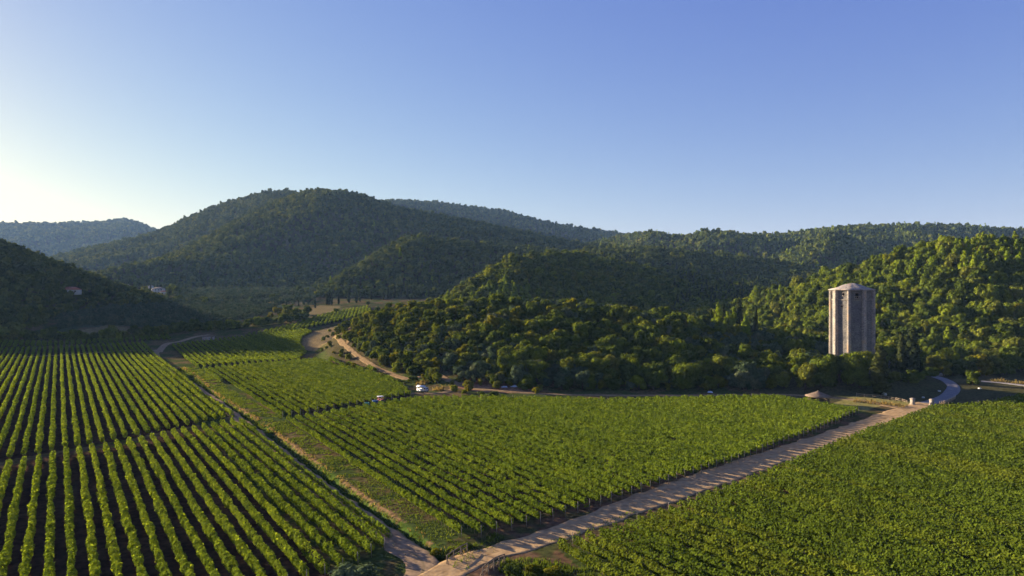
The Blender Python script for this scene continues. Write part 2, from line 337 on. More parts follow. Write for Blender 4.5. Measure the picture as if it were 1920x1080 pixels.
def ground_colour(x, y):
    n1 = fbm(x/9, y/9, 21, 4); n2 = fbm(x/2.2, y/2.2, 31, 3); n3 = fbm(x/40, y/40, 41, 3)
    def two(a, b, t): t = t[:, None]; return np.array(a)*(1-t)+np.array(b)*t
    grass = two((.055,.07,.018), (.12,.085,.038), sstep((n1-.52)*5+(n2-.5)*3+.5))
    c = grass.copy()
    u = 960+F*x/np.maximum(y, 1)
    # woodland floor on the hills
    hill = base_h(x, y)-valley(y)
    f = sstep((hill-1.2)/2); c = c*(1-f[:, None])+two((.045,.042,.018), (.09,.07,.035), n1)*f[:, None]
    soil = two((.030,.018,.013), (.065,.040,.026), sstep(n2*1.3-.15))
    for P, k in ((LEFT_NEAR, 1), (LEFT_UP, 1)):
        m = in_poly(x, y, P); c[m] = soil[m]
    for P in (MID, UPPER, TOP, EAST, BAND, SHADE):
        m = in_poly(x, y, P); c[m] = (soil*.6+grass*.4)[m]
    d = dist_line(x, y, DITCH)
    near = (y < 330) & (x < 40)
    side = near & (d < 2.6)
    dg = two((.035,.06,.012), (.07,.11,.02), n2); c[side] = dg[side]
    bk = near & (d >= 2.6) & (d < 12); c[bk] = two((.05,.068,.018), (.105,.078,.034), sstep((n1-.5)*5+(n2-.5)*3+.35))[bk]
    # eroded dry bank on the far side of the ditch
    e = near & (d >= 2.2) & (d < 3.2) & (n1 > .45); c[e] = two((.15,.09,.045), (.24,.16,.075), n2)[e]
    # headland by the gap between the left blocks, and the ploughed strip by the bridge
    st = dist_line(x, y, [g(40,872), g(110,852), g(253,828), g(353,808), g(420,797)])
    m = (st < 1.6) & (n1 > .4); c[m] = two((.06,.035,.02), (.12,.07,.04), n2)[m]
    m = in_poly(x, y, [g(1012,1030), g(1035,1022), g(1120,1095), g(1085,1112)]); c[m] = two((.085,.05,.028), (.15,.09,.05), n2)[m]
    # tower terrace, dark trodden grass
    m = (y < 285) & (y > 205) & (u > 1420) & (hill < 6); c[m] = two((.045,.055,.02), (.095,.075,.036), n1)[m]
    m = in_poly(x, y, [g(1560,757), g(1600,742), g(1700,752), g(1742,757), g(1700,768), g(1640,775)]); c[m] = two((.14,.14,.035), (.30,.24,.09), n2)[m]
    m = (dist_line(x, y, ROAD[2:]) < 7.5) & (y < 200) & (x > -9) & ~in_poly(x, y, EAST); c[m] = two((.055,.06,.02), (.12,.072,.042), sstep((n2-.3)*2.5))[m]
    # bare bank below the grove
    m = in_poly(x, y, [G(850,725), G(890,708), G(1000,722), G(1000,738), G(900,736)]); c[m] = two((.22,.10,.05), (.34,.2,.11), n2)[m]
    m = in_poly(x, y, L((105,590),(110,622),(150,614),(230,612),(330,618),(430,606),(500,590),(590,552),(470,553),(330,560),(200,572))); c[m] = two((.05,.078,.034), (.085,.095,.045), n2)[m]
    # hay slope left of the grove
    m = in_poly(x, y, L((570,660),(566,636),(590,622),(630,612),(640,622),(610,645),(590,662))); c[m] = two((.20,.14,.06), (.27,.20,.09), n2)[m]
    # dry meadows up the valley
    for P in (L((565,585),(600,572),(640,574),(625,585),(580,592)), L((480,570),(540,560),(590,552),(600,562),(560,572)), L((150,620),(200,610),(255,617),(240,628),(180,630))):
        m = in_poly(x, y, P); c[m] = two((.15,.12,.05), (.21,.16,.07), n2)[m]
    return c
ug = np.concatenate([np.arange(-3200,-60,40), np.arange(-60,1990,5.0), np.arange(1990,5200,40)])
yg = [36.0]
while yg[-1] < 5200: yg.append(yg[-1]*(1.0062 if yg[-1] < 420 else 1.012))
yg = np.array(yg); UU, YY = np.meshgrid(ug, yg); XX = (UU-960)/F*YY
gx, gy = XX.ravel(), YY.ravel(); gz = H(gx, gy); gc = ground_colour(gx, gy)
nu, ny = len(ug), len(yg); ii = (np.arange(ny-1)[:, None]*nu+np.arange(nu-1)[None, :]).ravel()
M['ground'] = solid('field_ground', [(.6,.6,.6),(1,1,1),(1.35,1.3,1.25)], 1.1, .98, 6, .5, attr=True)
o = link('ground', mesh('ground', np.stack([gx, gy, gz], 1), np.stack([ii, ii+1, ii+nu+1, ii+nu], 1), M['ground'], True, gc))
tag(o, 'valley floor rising into wooded hills on every side', 'ground', kind='structure')

# ------------------------------------------------------------------ roads: draped strips
def smooth_line(p, step):
    p = np.array(p, float); n = len(p); out = []
    for i in range(n-1):
        p0 = p[max(i-1,0)]; p1 = p[i]; p2 = p[i+1]; p3 = p[min(i+2,n-1)]
        k = max(2, int(np.hypot(*(p2-p1))/step)); t = np.linspace(0, 1, k, endpoint=False)[:, None]
        out.append(.5*((2*p1)+(-p0+p2)*t+(2*p0-5*p1+4*p2-p3)*t*t+(-p0+3*p1-3*p2+p3)*t**3))
    out.append(p[-1:]); return np.concatenate(out)
def strip(name, pts, width, mat, label, lift=.05, seed=0, ends=(1,1), cross=9, ragged=.35, step=.8):
    c = smooth_line(pts, step); t = np.gradient(c, axis=0); t /= np.linalg.norm(t, axis=1)[:, None]+1e-9
    nrm = np.stack([-t[:, 1], t[:, 0]], 1); n = len(c); s = np.arange(n)*step
    wd = np.interp(np.linspace(0, 1, n), np.linspace(0, 1, len(np.atleast_1d(width))), np.atleast_1d(width)) if np.ndim(width) else np.full(n, width)
    a = np.linspace(-1, 1, cross); V = []; C = []
    for q in a:
        hw = wd/2+(fbm(s/3.0, s*0+seed+(q > 0)*9, seed, 3)-.5)*2*ragged*abs(q)
        xy = c+nrm*(hw*q)[:, None]
        z = base_h(xy[:, 0], xy[:, 1])+(fbm(xy[:, 0]/6, xy[:, 1]/6, 51, 3)-.5)*.25+lift+xy[:, 1]*.0003
        if abs(q) == 1: z = z-lift*1.6-.1
        V.append(np.stack([xy[:, 0], xy[:, 1], z], 1)); C.append(np.stack([np.full(n, abs(q)), s, np.full(n, .5)], 1))
    V = np.stack(V, 1).reshape(-1, 3); C = np.stack(C, 1).reshape(-1, 3)
    k = (np.arange(n-1)[:, None]*cross+np.arange(cross-1)[None, :]).ravel()
    o = link(name, mesh(name, V, np.stack([k, k+1, k+cross+1, k+cross], 1), mat, True, C))
    return tag(o, label, name.replace('_', ' '), kind='structure')
def roadmat(name, sand, dark, grass, gamt):
    m, n, o = newmat(name)
    at = N(n, 'Attribute', attribute_name='Col'); sp = N(n, 'SeparateColor'); n.links.new(at.outputs['Color'], sp.inputs[0])
    g_ = N(n, 'NewGeometry')
    no = N(n, 'TexNoise'); no.inputs['Scale'].default_value = .9; no.inputs['Detail'].default_value = 7; n.links.new(g_.outputs['Position'], no.inputs['Vector'])
    n2 = N(n, 'TexNoise'); n2.inputs['Scale'].default_value = .22; n2.inputs['Detail'].default_value = 5; n.links.new(g_.outputs['Position'], n2.inputs['Vector'])
    c = mix(n, dark, sand, ramp(n, [(.3,(0,0,0)),(.6,(1,1,1))], no.outputs[0]))
    # wheel tracks are paler; the crown and verges carry grass and dirt
    wt = ramp(n, [(.0,(.35,.35,.35)),(.3,(.75,.75,.75)),(.5,(1,1,1)),(.7,(.75,.75,.75)),(.88,(.3,.3,.3)),(1,(0,0,0))], sp.outputs[0])
    mm = N(n, 'Math', operation='ADD'); n.links.new(wt, mm.inputs[0]); n.links.new(n2.outputs[0], mm.inputs[1])
    f = ramp(n, [(.55-.25*(1-gamt),(1,1,1)),(.95-.3*(1-gamt),(0,0,0))], mm.outputs[0])
    c = mix(n, c, grass, f)
    b = N(n, 'BsdfPrincipled'); b.inputs['Roughness'].default_value = .95; b.inputs['Specular IOR Level'].default_value = 0; n.links.new(c, b.inputs['Base Color'])
    bp = N(n, 'Bump'); bp.inputs['Strength'].default_value = .6; bp.inputs['Distance'].default_value = .12
    n.links.new(no.outputs[0], bp.inputs['Height']); n.links.new(bp.outputs[0], b.inputs['Normal'])
    n.links.new(b.outputs[0], o.inputs[0]); return m
M['sand'] = roadmat('sandy_road', (.44,.295,.145), (.29,.185,.09), (.085,.062,.028), .8)
M['track'] = roadmat('dirt_track', (.31,.215,.125), (.20,.14,.08), (.06,.07,.022), .9)
M['path'] = roadmat('reddish_path', (.27,.185,.095), (.17,.11,.055), (.17,.14,.05), .6)
M['concrete'] = solid('concrete_drive', [(.19,.175,.165),(.245,.225,.21)], .8, .9, 6)
strip('road', ROAD, [4.6,4.6,5.4,6.8,7.8,8.2,8.0,7.6,7.4,7.8,8.6,8.0,6.4,5.0], M['sand'], 'pale sandy road running between the vineyards to the gate', seed=1, ragged=.9, cross=15)
strip('field_track', TRACK, [3,3,3,3,3,3,3.2,3.4,4.6,6], M['track'], 'narrow dirt track beside the grassy ditch', seed=2, lift=.045, ragged=.6)
strip('valley_track', L((296,664),(312,652),(340,640),(365,632),(392,628)), 4, M['track'], 'dirt track curving away towards the stone hut', seed=3)
strip('headland_path', L((294,661),(240,661),(120,667),(0,672),(-80,676)), 2.6, M['track'], 'pale headland path across the far ends of the left rows', seed=4)
strip('grove_path', L((650,615),(655,628),(640,645),(626,655),(632,664),(655,678),(690,692),(730,704),(765,712),(815,712),(845,720),(880,727),(930,733),(1000,738),(1100,741),(1250,742),(1400,741)), [1.5,1.5,1.6,2.0,2.2,2.2,2.4,2.4,2.6,2.6], M['path'], 'reddish path along the foot of the wooded mound', seed=5, lift=.12)
strip('farm_path', L((772,738),(810,738),(835,736),(852,729)), 3, M['path'], 'short path joining the vineyard gap to the mound path', seed=8, lift=.1)
strip('kiosk_path', L((1400,741),(1480,741),(1560,746),(1620,752),(1670,762),(1700,768)), [3,3,3,3.5,4], M['path'], 'earth path passing behind the round kiosk to the road', seed=6, lift=.08)
strip('drive', L((1736,757),(1764,748),(1783,737),(1788,727),(1780,717),(1766,710),(1750,705)), [4.6,4.6,4.4,4.2,4.0,4], M['concrete'], 'pale concrete drive curving up past the tower', seed=7, ragged=.05, lift=.1, step=.6)
strip('lane', L((1840,715),(1880,718),(1925,724),(1990,735)), 3, M['concrete'], 'pale lane along the foot of the right hill', seed=9, ragged=.1, lift=.1)

# ------------------------------------------------------------------ leaf cards
def cards(P, Nn, S, asp=.8, seed=0, curl=0):
    r = np.random.RandomState(seed); n = len(P)
    Nn = Nn/(np.linalg.norm(Nn, axis=1)[:, None]+1e-9)
    t = r.normal(size=(n, 3)); t -= Nn*(t*Nn).sum(1)[:, None]; t /= np.linalg.norm(t, axis=1)[:, None]+1e-9
    b = np.cross(Nn, t); S = np.broadcast_to(S, (n,))[:, None]; A = S*asp*(.75+.5*r.rand(n, 1))
    V = np.stack([P+t*S*.5, P+b*A*.5, P-t*S*.5, P-b*A*.5], 1).reshape(-1, 3)
    return V, np.arange(4*n).reshape(n, 4)

# ------------------------------------------------------------------ vine rows
def clip_rows(poly, dx, spacing, off=0.0, minlen=4):
    d = np.array([dx, 1.0]); d /= np.linalg.norm(d); p = np.array([d[1], -d[0]])   # p points right of the rows
    P = np.array(poly); a = P@p; out = []
    for q in np.arange(a.max()-.6-off, a.min(), -spacing):       # from the right-hand edge to the left
        ts = []
        for i in range(len(P)):
            A, B = P[i], P[(i+1) % len(P)]; fa, fb = A@p-q, B@p-q
            if fa*fb < 0: t = fa/(fa-fb); ts.append((A+(B-A)*t)@d)
        ts.sort()
        if len(ts) >= 2 and ts[-1]-ts[0] > minlen: out.append((p*q+d*ts[0], p*q+d*ts[-1]))
    return out
def row_foliage(a, b, wid, z0, z1, dens, size, seed, far_grow=True):
    r = np.random.RandomState(seed); a = np.array(a); b = np.array(b); Ln = np.linalg.norm(b-a); d = (b-a)/Ln; p = np.array([d[1], -d[0]])
    # density and leaf-clump size follow the distance along the row
    ss = np.linspace(0, Ln, 64); yy = a[1]+d[1]*ss; sz = size*np.clip(yy/110, 1, 6)**.6; de = dens*np.clip(110/yy, .03, 1)**1.15
    cum = np.concatenate([[0], np.cumsum((de[1:]+de[:-1])/2*np.diff(ss))]); n = max(8, int(cum[-1]))
    s = np.interp(r.rand(n)*cum[-1], cum, ss)
    lump = fbm(s/1.1, s*0+seed*3.1, seed % 97, 2); hl = fbm(s/1.25, s*0+seed*1.7+40, seed % 89, 3)
    W = wid*(.30+1.35*lump); hh = z1+(hl-.5)*.95; thin = fbm(s/9, s*0+seed*.77, 5, 2)
    W *= np.clip(.7+thin*.6, .6, 1.2); th = r.rand(n)*2*np.pi; rad = np.sqrt(.45+.62*r.rand(n))
    ca, sa = np.cos(th), np.sin(th); hc = (hh+z0)/2; hv = (hh-z0)/2
    off = W*ca*rad; zz = hc+hv*sa*rad; sh = r.rand(n) < .05
    zz = np.where(sh, zz+.35*r.rand(n)*(sa > 0), zz)
    wob = (fbm(s/7, s*0+seed*.31, 9, 2)-.5)*.35
    xy = a+d*s[:, None]+p*(off+wob)[:, None]
    size_s = np.interp(s, ss, sz)*(.65+.7*r.rand(n))
    zg = H(xy[:, 0], xy[:, 1])
    weak = fbm(s/2.3, s*0+seed*5.3, 71, 2); gone = (weak < .2) & (r.rand(n) < .8); zz = np.where(gone, z0*.3+zz*.25, zz)
    Pn = np.stack([p[0]*ca, p[1]*ca, sa*.8+.25], 1)+r.normal(size=(n, 3))*.36
    return cards(np.stack([xy[:, 0], xy[:, 1], zg+zz], 1), Pn, size_s, .85, seed+1)
post_me = MB().bar((0,0,0), (0,0,1.9), .09, n=5).me('end_post', M['post'])
M['vinewood'] = solid('vine_trunk_bark', [(.16,.12,.085),(.28,.21,.15)], 4, .95)
trunk_me = MB().bar((0,0,0), (.03,.02,.45), .07, n=5, taper=.8).bar((.03,.02,.45), (0,.05,.95), .056, n=5, taper=.6).me('vine_trunk', M['vinewood'])
ORD = ['first','second','third','fourth','fifth','sixth','seventh','eighth','ninth','tenth','eleventh','twelfth','thirteenth','fourteenth','fifteenth','sixteenth','seventeenth','eighteenth','nineteenth']
TENS = {2:'twenty',3:'thirty',4:'forty',5:'fifty',6:'sixty',7:'seventy',8:'eighty',9:'ninety'}
def ordinal(k):
    if k < 20: return ORD[k-1]
    t, u_ = divmod(k, 10)
    return (TENS[t][:-1]+'ieth') if u_ == 0 else TENS[t]+'-'+ORD[u_-1]
nrow = [0]
def vineyard(poly, dx, spacing, mat, wid, z0, z1, dens, size, lab, group, endposts=True, first_trunks=False, hidden=None):
    rows = clip_rows(poly, dx, spacing)
    for k, (a, b) in enumerate(rows):
        nrow[0] += 1; sd = nrow[0]*13+5
        if a[1] > b[1]: a, b = b, a
        if hidden and hidden(a, b): continue
        V, Fc = row_foliage(a, b, wid, z0, z1, dens, size, sd)
        base = np.array([a[0], a[1], float(H(a[0], a[1]))])
        e = empty('vine_row', base); tag(e, lab(k+1), 'vine row', group)
        link('foliage', mesh('foliage', V-base, Fc, mat), e)
        d = (np.array(b)-a)/np.linalg.norm(np.array(b)-a)
        if endposts and a[1] < 330:
            for q, sgn in ((a, -1), (b, 1)):
                if q[1] > 300 or (sgn > 0 and random.random() < .55): continue
                xy = q+d*sgn*.25; po = link('end_post', post_me, e, (xy[0]-base[0], xy[1]-base[1], float(H(*xy))-base[2]-.05))
                po.rotation_euler = (random.uniform(-.05,.05), random.uniform(-.05,.05), k)
        if first_trunks and k >= len(rows)-2 or (first_trunks == 2 and k < 1):
            Ln = np.linalg.norm(np.array(b)-a); m_ = min(98, int(Ln/1.1))
            for j in range(m_):
                s_ = (j+.5)*1.1; xy = a+d*s_
                link('trunk', trunk_me, e, (xy[0]-base[0], xy[1]-base[1], float(H(*xy))-base[2]-.03), rz=j*2.1)
    return rows
random.seed(3)
# ------------------------------------------------------------------ (calls)
vineyard(LEFT_NEAR, DLX, 2.34, M['vine'], .45, .42, 1.75, 115, .30, lambda k: ('bright green vine row nearest the dirt track in the near left block' if k == 1 else f'{ordinal(k)} bright green vine row from the track in the near left block'), 'vine rows of the near left block')
vineyard(LEFT_UP, DLX, 2.34, M['vine'], .46, .42, 1.75, 115, .30, lambda k: ('bright vine row beside the track in the far left block beyond the gap' if k == 1 else f'{ordinal(k)} vine row from the track in the far left block beyond the gap'), 'vine rows of the far left block', endposts=False)
def fromleft(n, txt, first):
    return lambda k: first if k == n else f'{ordinal(n-k+1)} {txt}'
def cnt(poly, dx, s): return len(clip_rows(poly, dx, s))
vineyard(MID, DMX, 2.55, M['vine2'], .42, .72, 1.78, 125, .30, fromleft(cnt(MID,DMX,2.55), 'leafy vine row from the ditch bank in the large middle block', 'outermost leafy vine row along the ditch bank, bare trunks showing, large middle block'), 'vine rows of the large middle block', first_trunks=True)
vineyard(UPPER, DMX, 2.55, M['vine2'], .40, .45, 1.6, 125, .30, fromleft(cnt(UPPER,DMX,2.55), 'vine row from the ditch bank in the block behind the middle gap', 'outermost vine row on the ditch bank in the block behind the middle gap'), 'vine rows behind the middle gap', endposts=True)
vineyard(TOP, DMX, 2.55, M['vine'], .40, .45, 1.6, 125, .30, fromleft(cnt(TOP,DMX,2.55), 'vine row from the ditch bank in the sunlit back block below the hedge', 'outermost vine row on the ditch bank in the sunlit back block'), 'vine rows of the sunlit back block', endposts=False)
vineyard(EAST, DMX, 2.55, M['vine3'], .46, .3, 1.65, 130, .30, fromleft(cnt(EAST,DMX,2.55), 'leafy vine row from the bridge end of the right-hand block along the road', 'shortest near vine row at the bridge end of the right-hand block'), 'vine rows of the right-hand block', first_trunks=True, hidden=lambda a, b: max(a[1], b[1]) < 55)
vineyard(BAND, -.2, 2.6, M['vine2'], .75, .5, 1.9, 120, .34, lambda k: f'{ordinal(k)} vine row from the right in the narrow band behind the back block', 'vine rows of the narrow upper band', endposts=False)
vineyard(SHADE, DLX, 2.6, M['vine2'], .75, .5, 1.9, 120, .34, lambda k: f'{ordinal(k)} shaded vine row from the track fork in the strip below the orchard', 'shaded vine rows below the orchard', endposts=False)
print('rows', nrow[0])

# ------------------------------------------------------------------ tree forms
def lumps_round(r, R, Hh, n):
    out = [(np.array([0, 0, Hh*.62]), R*.62)]
    for i in range(n):
        t = r.rand()*6.283; q = R*(.35+.5*r.rand()); z = Hh*(.20+.66*r.rand())
        k = 1-abs(z/Hh-.55)*.9
        out.append((np.array([math.cos(t)*q*k, math.sin(t)*q*k, z]), R*(.22+.28*r.rand())))
    return out
def lumps_pine(r, R, Hh, n):
    out = []
    for i in range(n):
        f = i/(n-1); z = Hh*(.22+.74*f); q = R*(1-f)**.75*.75; t = i*2.4+r.rand()
        out.append((np.array([math.cos(t)*q*(.5+.5*r.rand()), math.sin(t)*q*(.5+.5*r.rand()), z]), R*(.2+.42*(1-f))*(.7+.5*r.rand())))
    return out
def lumps_spire(r, R, Hh, n):
    out = []
    for i in range(n):
        f = i/(n-1); z = Hh*(.06+.9*f); w_ = R*min(1, (f*4+.6))*(1-f)**.28*(.92+.08*math.sin(i*2.1))
        t = r.rand()*6.28; out.append((np.array([math.cos(t)*w_*.2, math.sin(t)*w_*.2, z]), w_*(.8+.25*r.rand())))
    return out
def crown_arrays(style, seed, R, Hh, nl, ncard, size):
    r = np.random.RandomState(seed); ls = {'round': lumps_round, 'pine': lumps_pine, 'spire': lumps_spire}[style](r, R, Hh, nl)
    C = np.array([c for c, _ in ls]); RR = np.array([q for _, q in ls])
    pick = r.choice(len(ls), size=int(ncard*2.2), p=RR**2/(RR**2).sum())
    dv = r.normal(size=(len(pick), 3)); dv /= np.linalg.norm(dv, axis=1)[:, None]
    rad = .82+.26*r.rand(len(pick)); sq = np.array([1, 1, .85 if style == 'round' else 1.15])
    P = C[pick]+dv*(RR[pick]*rad)[:, None]*sq
    ins = np.zeros(len(P), bool)
    for c, q in ls: ins |= (np.linalg.norm((P-c)/sq, axis=1) < q*.72)
    P = P[~ins][:ncard]; dv = dv[~ins][:ncard]; ok = P[:, 2] > Hh*.05; P = P[ok]; dv = dv[ok]
    Nn = dv*1.0+np.array([0, 0, .2])+r.normal(size=dv.shape)*.34
    if style == 'spire': Nn[:, 2] *= .4
    V, Fc = cards(P, Nn, size*(.6+.8*r.rand(len(P))), .8, seed+3)
    # coarse inner foliage so the crown is not see-through everywhere
    cv = []; cf = []; k = 0
    for c, q in ls:
        m = 7; ring = []
        for a in range(1, 4):
            for b in range(m):
                ph = math.pi*a/4; tt = 6.283*(b+.5*(a % 2))/m
                cv.append(c+sq*np.array([math.sin(ph)*math.cos(tt), math.sin(ph)*math.sin(tt), math.cos(ph)])*q*.74)
        cv.append(c+sq*np.array([0,0,q*.74])); cv.append(c-sq*np.array([0,0,q*.74]))
        for b in range(m):
            b2 = (b+1) % m
            cf.append((k+3*m, k+b, k+b2, k+b2)); cf.append((k+3*m+1, k+2*m+b2, k+2*m+b, k+2*m+b))
            for a in range(2): cf.append((k+a*m+b, k+(a+1)*m+b, k+(a+1)*m+b2, k+a*m+b2))
        k += 3*m+2
    return V, Fc, np.array(cv), cf
def crown_mesh(name, mat, *a):
    V, Fc, cv, cf = crown_arrays(*a)
    nV = len(V); V = np.concatenate([V, cv]); idx = list(Fc.ravel()); sizes = [4]*len(Fc)
    for f in cf:
        f = [i+nV for i in f]
        if f[2] == f[3]: f = f[:3]
        idx += f; sizes.append(len(f))
    return mesh(name, V, idx, mat, sizes=sizes)
def trunk_mesh(name, hgt, rad, seed, limbs=3):
    r = random.Random(seed); m = MB(); p = Vector((0,0,-.3)); q = Vector((r.uniform(-.15,.15), r.uniform(-.15,.15), hgt*.45))
    m.bar(p, q, rad*2, n=7, taper=.75)
    for i in range(limbs):
        t = i*6.283/limbs+r.random(); m.bar(q, q+Vector((math.cos(t)*hgt*.22, math.sin(t)*hgt*.22, hgt*.35)), rad*1.1, n=5, taper=.4)
    return m.me(name, M['bark'])
FORMS = {}
def form(key, mat, style, n, R, Hh, nl0, near, mid, far, nsize):
    L_ = []
    for i in range(n):
        nl = nl0+((i*5) % 7-3)*(1 if nl0 > 10 else 0)*2
        s = hash((key, i)) % 9999 if False else sum(map(ord, key))*7+i*31
        RR_, HH = R*(.9+.2*((i*37) % 10)/10), Hh*(.9+.2*((i*53) % 10)/10)
        L_.append(dict(near=crown_mesh('crown', M[mat], style, s, RR_, HH, nl, near, nsize),
                       mid=crown_mesh('crown', M[mat], style, s, RR_, HH, nl, mid, nsize*1.7),
                       far=crown_mesh('crown', M[mat], style, s, RR_, HH, max(4, nl//2), far, nsize*3.0),
                       trunk=trunk_mesh('trunk', HH, R*.075+.03, s, 0 if style == 'spire' else 3)))
    FORMS[key] = L_
form('oak', 'oak', 'round', 7, 3.0, 5.6, 16, 1500, 420, 80, .42)
form('olive', 'olive', 'round', 3, 2.7, 5.0, 14, 1500, 420, 80, .36)
form('yellow', 'yellow', 'round', 2, 2.8, 5.4, 14, 1400, 420, 80, .42)
form('pine', 'pine', 'pine', 4, 2.3, 8.5, 16, 1400, 420, 90, .42)
form('cypress', 'cypress', 'spire', 3, 1.15, 10.5, 16, 1300, 450, 110, .36)
form('far', 'far', 'round', 4, 4.0, 6.4, 8, 500, 160, 46, .9)
form('fardark', 'cypress', 'spire', 2, 1.2, 10.0, 8, 400, 160, 50, .6)
form('farpine', 'pine', 'pine', 2, 2.4, 8.5, 9, 400, 160, 50, .6)

class Wood:
    """one countless stand of trees = one object whose points carry instanced trees"""
    def __init__(s, name, label, lod): s.name = name; s.label = label; s.lod = lod; s.P = []; s.k = []; s.sc = []; s.rz = []
    def put(s, x, y, key, sc_, i): s.P.append((x, y)); s.k.append((key, i % len(FORMS[key]))); s.sc.append(sc_); s.rz.append(rs.rand()*6.28)
    def build(s):
        if not s.P: return
        keys = sorted(set(s.k)); col = bpy.data.collections.new(s.name+'_forms')
        for j, (key, i) in enumerate(keys):
            ob = bpy.data.objects.new('%s_form_%02d' % (s.name, j), FORMS[key][i][s.lod]); col.objects.link(ob)
        P = np.array(s.P); z = base_h(P[:, 0], P[:, 1])-.15
        me = bpy.data.meshes.new(s.name); me.vertices.add(len(P)); me.vertices.foreach_set('co', np.stack([P[:, 0], P[:, 1], z], 1).astype(np.float32).ravel())
        for nm, ty, arr in (('tree_scale', 'FLOAT_VECTOR', (np.array(s.sc)[:, None]*np.stack([1+.0*P[:,0], .85+.3*rs.rand(len(P)), .72+.62*rs.rand(len(P))], 1)).astype(np.float32)), ('tree_turn', 'FLOAT', np.array(s.rz, np.float32)), ('tree_form', 'INT', np.array([keys.index(q) for q in s.k], np.int32))):
            at = me.attributes.new(nm, ty, 'POINT'); at.data.foreach_set('vector' if ty == 'FLOAT_VECTOR' else 'value', arr.ravel())
        o = link(s.name, me); tag(o, s.label, 'woodland', kind='stuff')
        ng = bpy.data.node_groups.new(s.name, 'GeometryNodeTree')
        ng.interface.new_socket('Geometry', in_out='INPUT', socket_type='NodeSocketGeometry'); ng.interface.new_socket('Geometry', in_out='OUTPUT', socket_type='NodeSocketGeometry')
        a = ng.nodes.new('NodeGroupInput'); b = ng.nodes.new('NodeGroupOutput'); ip = ng.nodes.new('GeometryNodeInstanceOnPoints')
        ci = ng.nodes.new('GeometryNodeCollectionInfo'); ci.inputs['Collection'].default_value = col; ci.inputs['Separate Children'].default_value = True; ci.inputs['Reset Children'].default_value = True
        ng.links.new(a.outputs[0], ip.inputs['Points']); ng.links.new(ci.outputs[0], ip.inputs['Instance']); ip.inputs['Pick Instance'].default_value = True
        def attr(nm, ty):
            q = ng.nodes.new('GeometryNodeInputNamedAttribute'); q.data_type = ty; q.inputs['Name'].default_value = nm; return q.outputs[0]
        ng.links.new(attr('tree_form', 'INT'), ip.inputs['Instance Index']); ng.links.new(attr('tree_scale', 'FLOAT_VECTOR'), ip.inputs['Scale'])
        cx = ng.nodes.new('ShaderNodeCombineXYZ'); ng.links.new(attr('tree_turn', 'FLOAT'), cx.inputs[2]); ng.links.new(cx.outputs[0], ip.inputs['Rotation'])
        ng.links.new(ip.outputs[0], b.inputs[0])
        md = o.modifiers.new('trees', 'NODES'); md.node_group = ng
        return o
KIND = {'oak': ('evergreen_oak', 'tree'), 'olive': ('olive_tree', 'olive tree'), 'yellow': ('broadleaf_tree', 'tree'), 'pine': ('pine_tree', 'pine'), 'cypress': ('cypress_tree', 'cypress'), 'far': ('oak_tree', 'tree')}
def tree(key, x, y, sc_, i, label, group=None, lod=None, trunk=True, zs=1.0, sink=.1, name=None):
    fm = FORMS[key][i % len(FORMS[key])]; lod = lod or ('near' if y < 300 else 'mid' if y < 520 else 'far')
    nm, cat = KIND[key]; e = empty(name or nm, (x, y, float(base_h(x, y))-sink), rs.rand()*6.28); e.scale = (sc_, sc_*(.88+.24*rs.rand()), sc_*zs*(1 if key in ('cypress', 'pine') else .78+.5*rs.rand()))
    tag(e, label, cat, group); link('crown', fm[lod], e)
    if trunk: link('trunk', fm['trunk'], e)
    return e
def scatter(u0, u1, y0, y1, spacing, jitter=.45):
    """jittered points over a sector of ground"""
    xs0 = min((u0-960)/F*y0, (u0-960)/F*y1); xs1 = max((u1-960)/F*y0, (u1-960)/F*y1)
    X, Y = np.meshgrid(np.arange(xs0, xs1, spacing), np.arange(y0, y1, spacing)); X = X.ravel(); Y = Y.ravel()
    X = X+(rs.rand(len(X))-.5)*2*jitter*spacing; Y = Y+(rs.rand(len(Y))-.5)*2*jitter*spacing
    U = 960+F*X/Y; k = (U > u0) & (U < u1) & (Y > y0) & (Y < y1); return X[k], Y[k], U[k]
def hill(name): return [h for h in HILLS if h.name == name][0]
def above(name, X, Y, U, margin=0):       # ground of that hill's front (and just over its crest)
    h = hill(name); df = np.interp(U, h.u, h.df); dc = np.interp(U, h.u, h.dc); return (Y > df+margin) & (Y < dc+h.back*.35) & (U > h.u[0]+15) & (U < h.u[-1]-15), (Y-df)/(dc-df)
ALLROADS = [ROAD, TRACK]
GP = L((650,615),(655,628),(640,645),(626,655),(632,664),(655,678),(690,692),(730,704),(765,712),(815,712),(845,720),(880,727),(930,733),(1000,738),(1100,741),(1250,742),(1400,741))

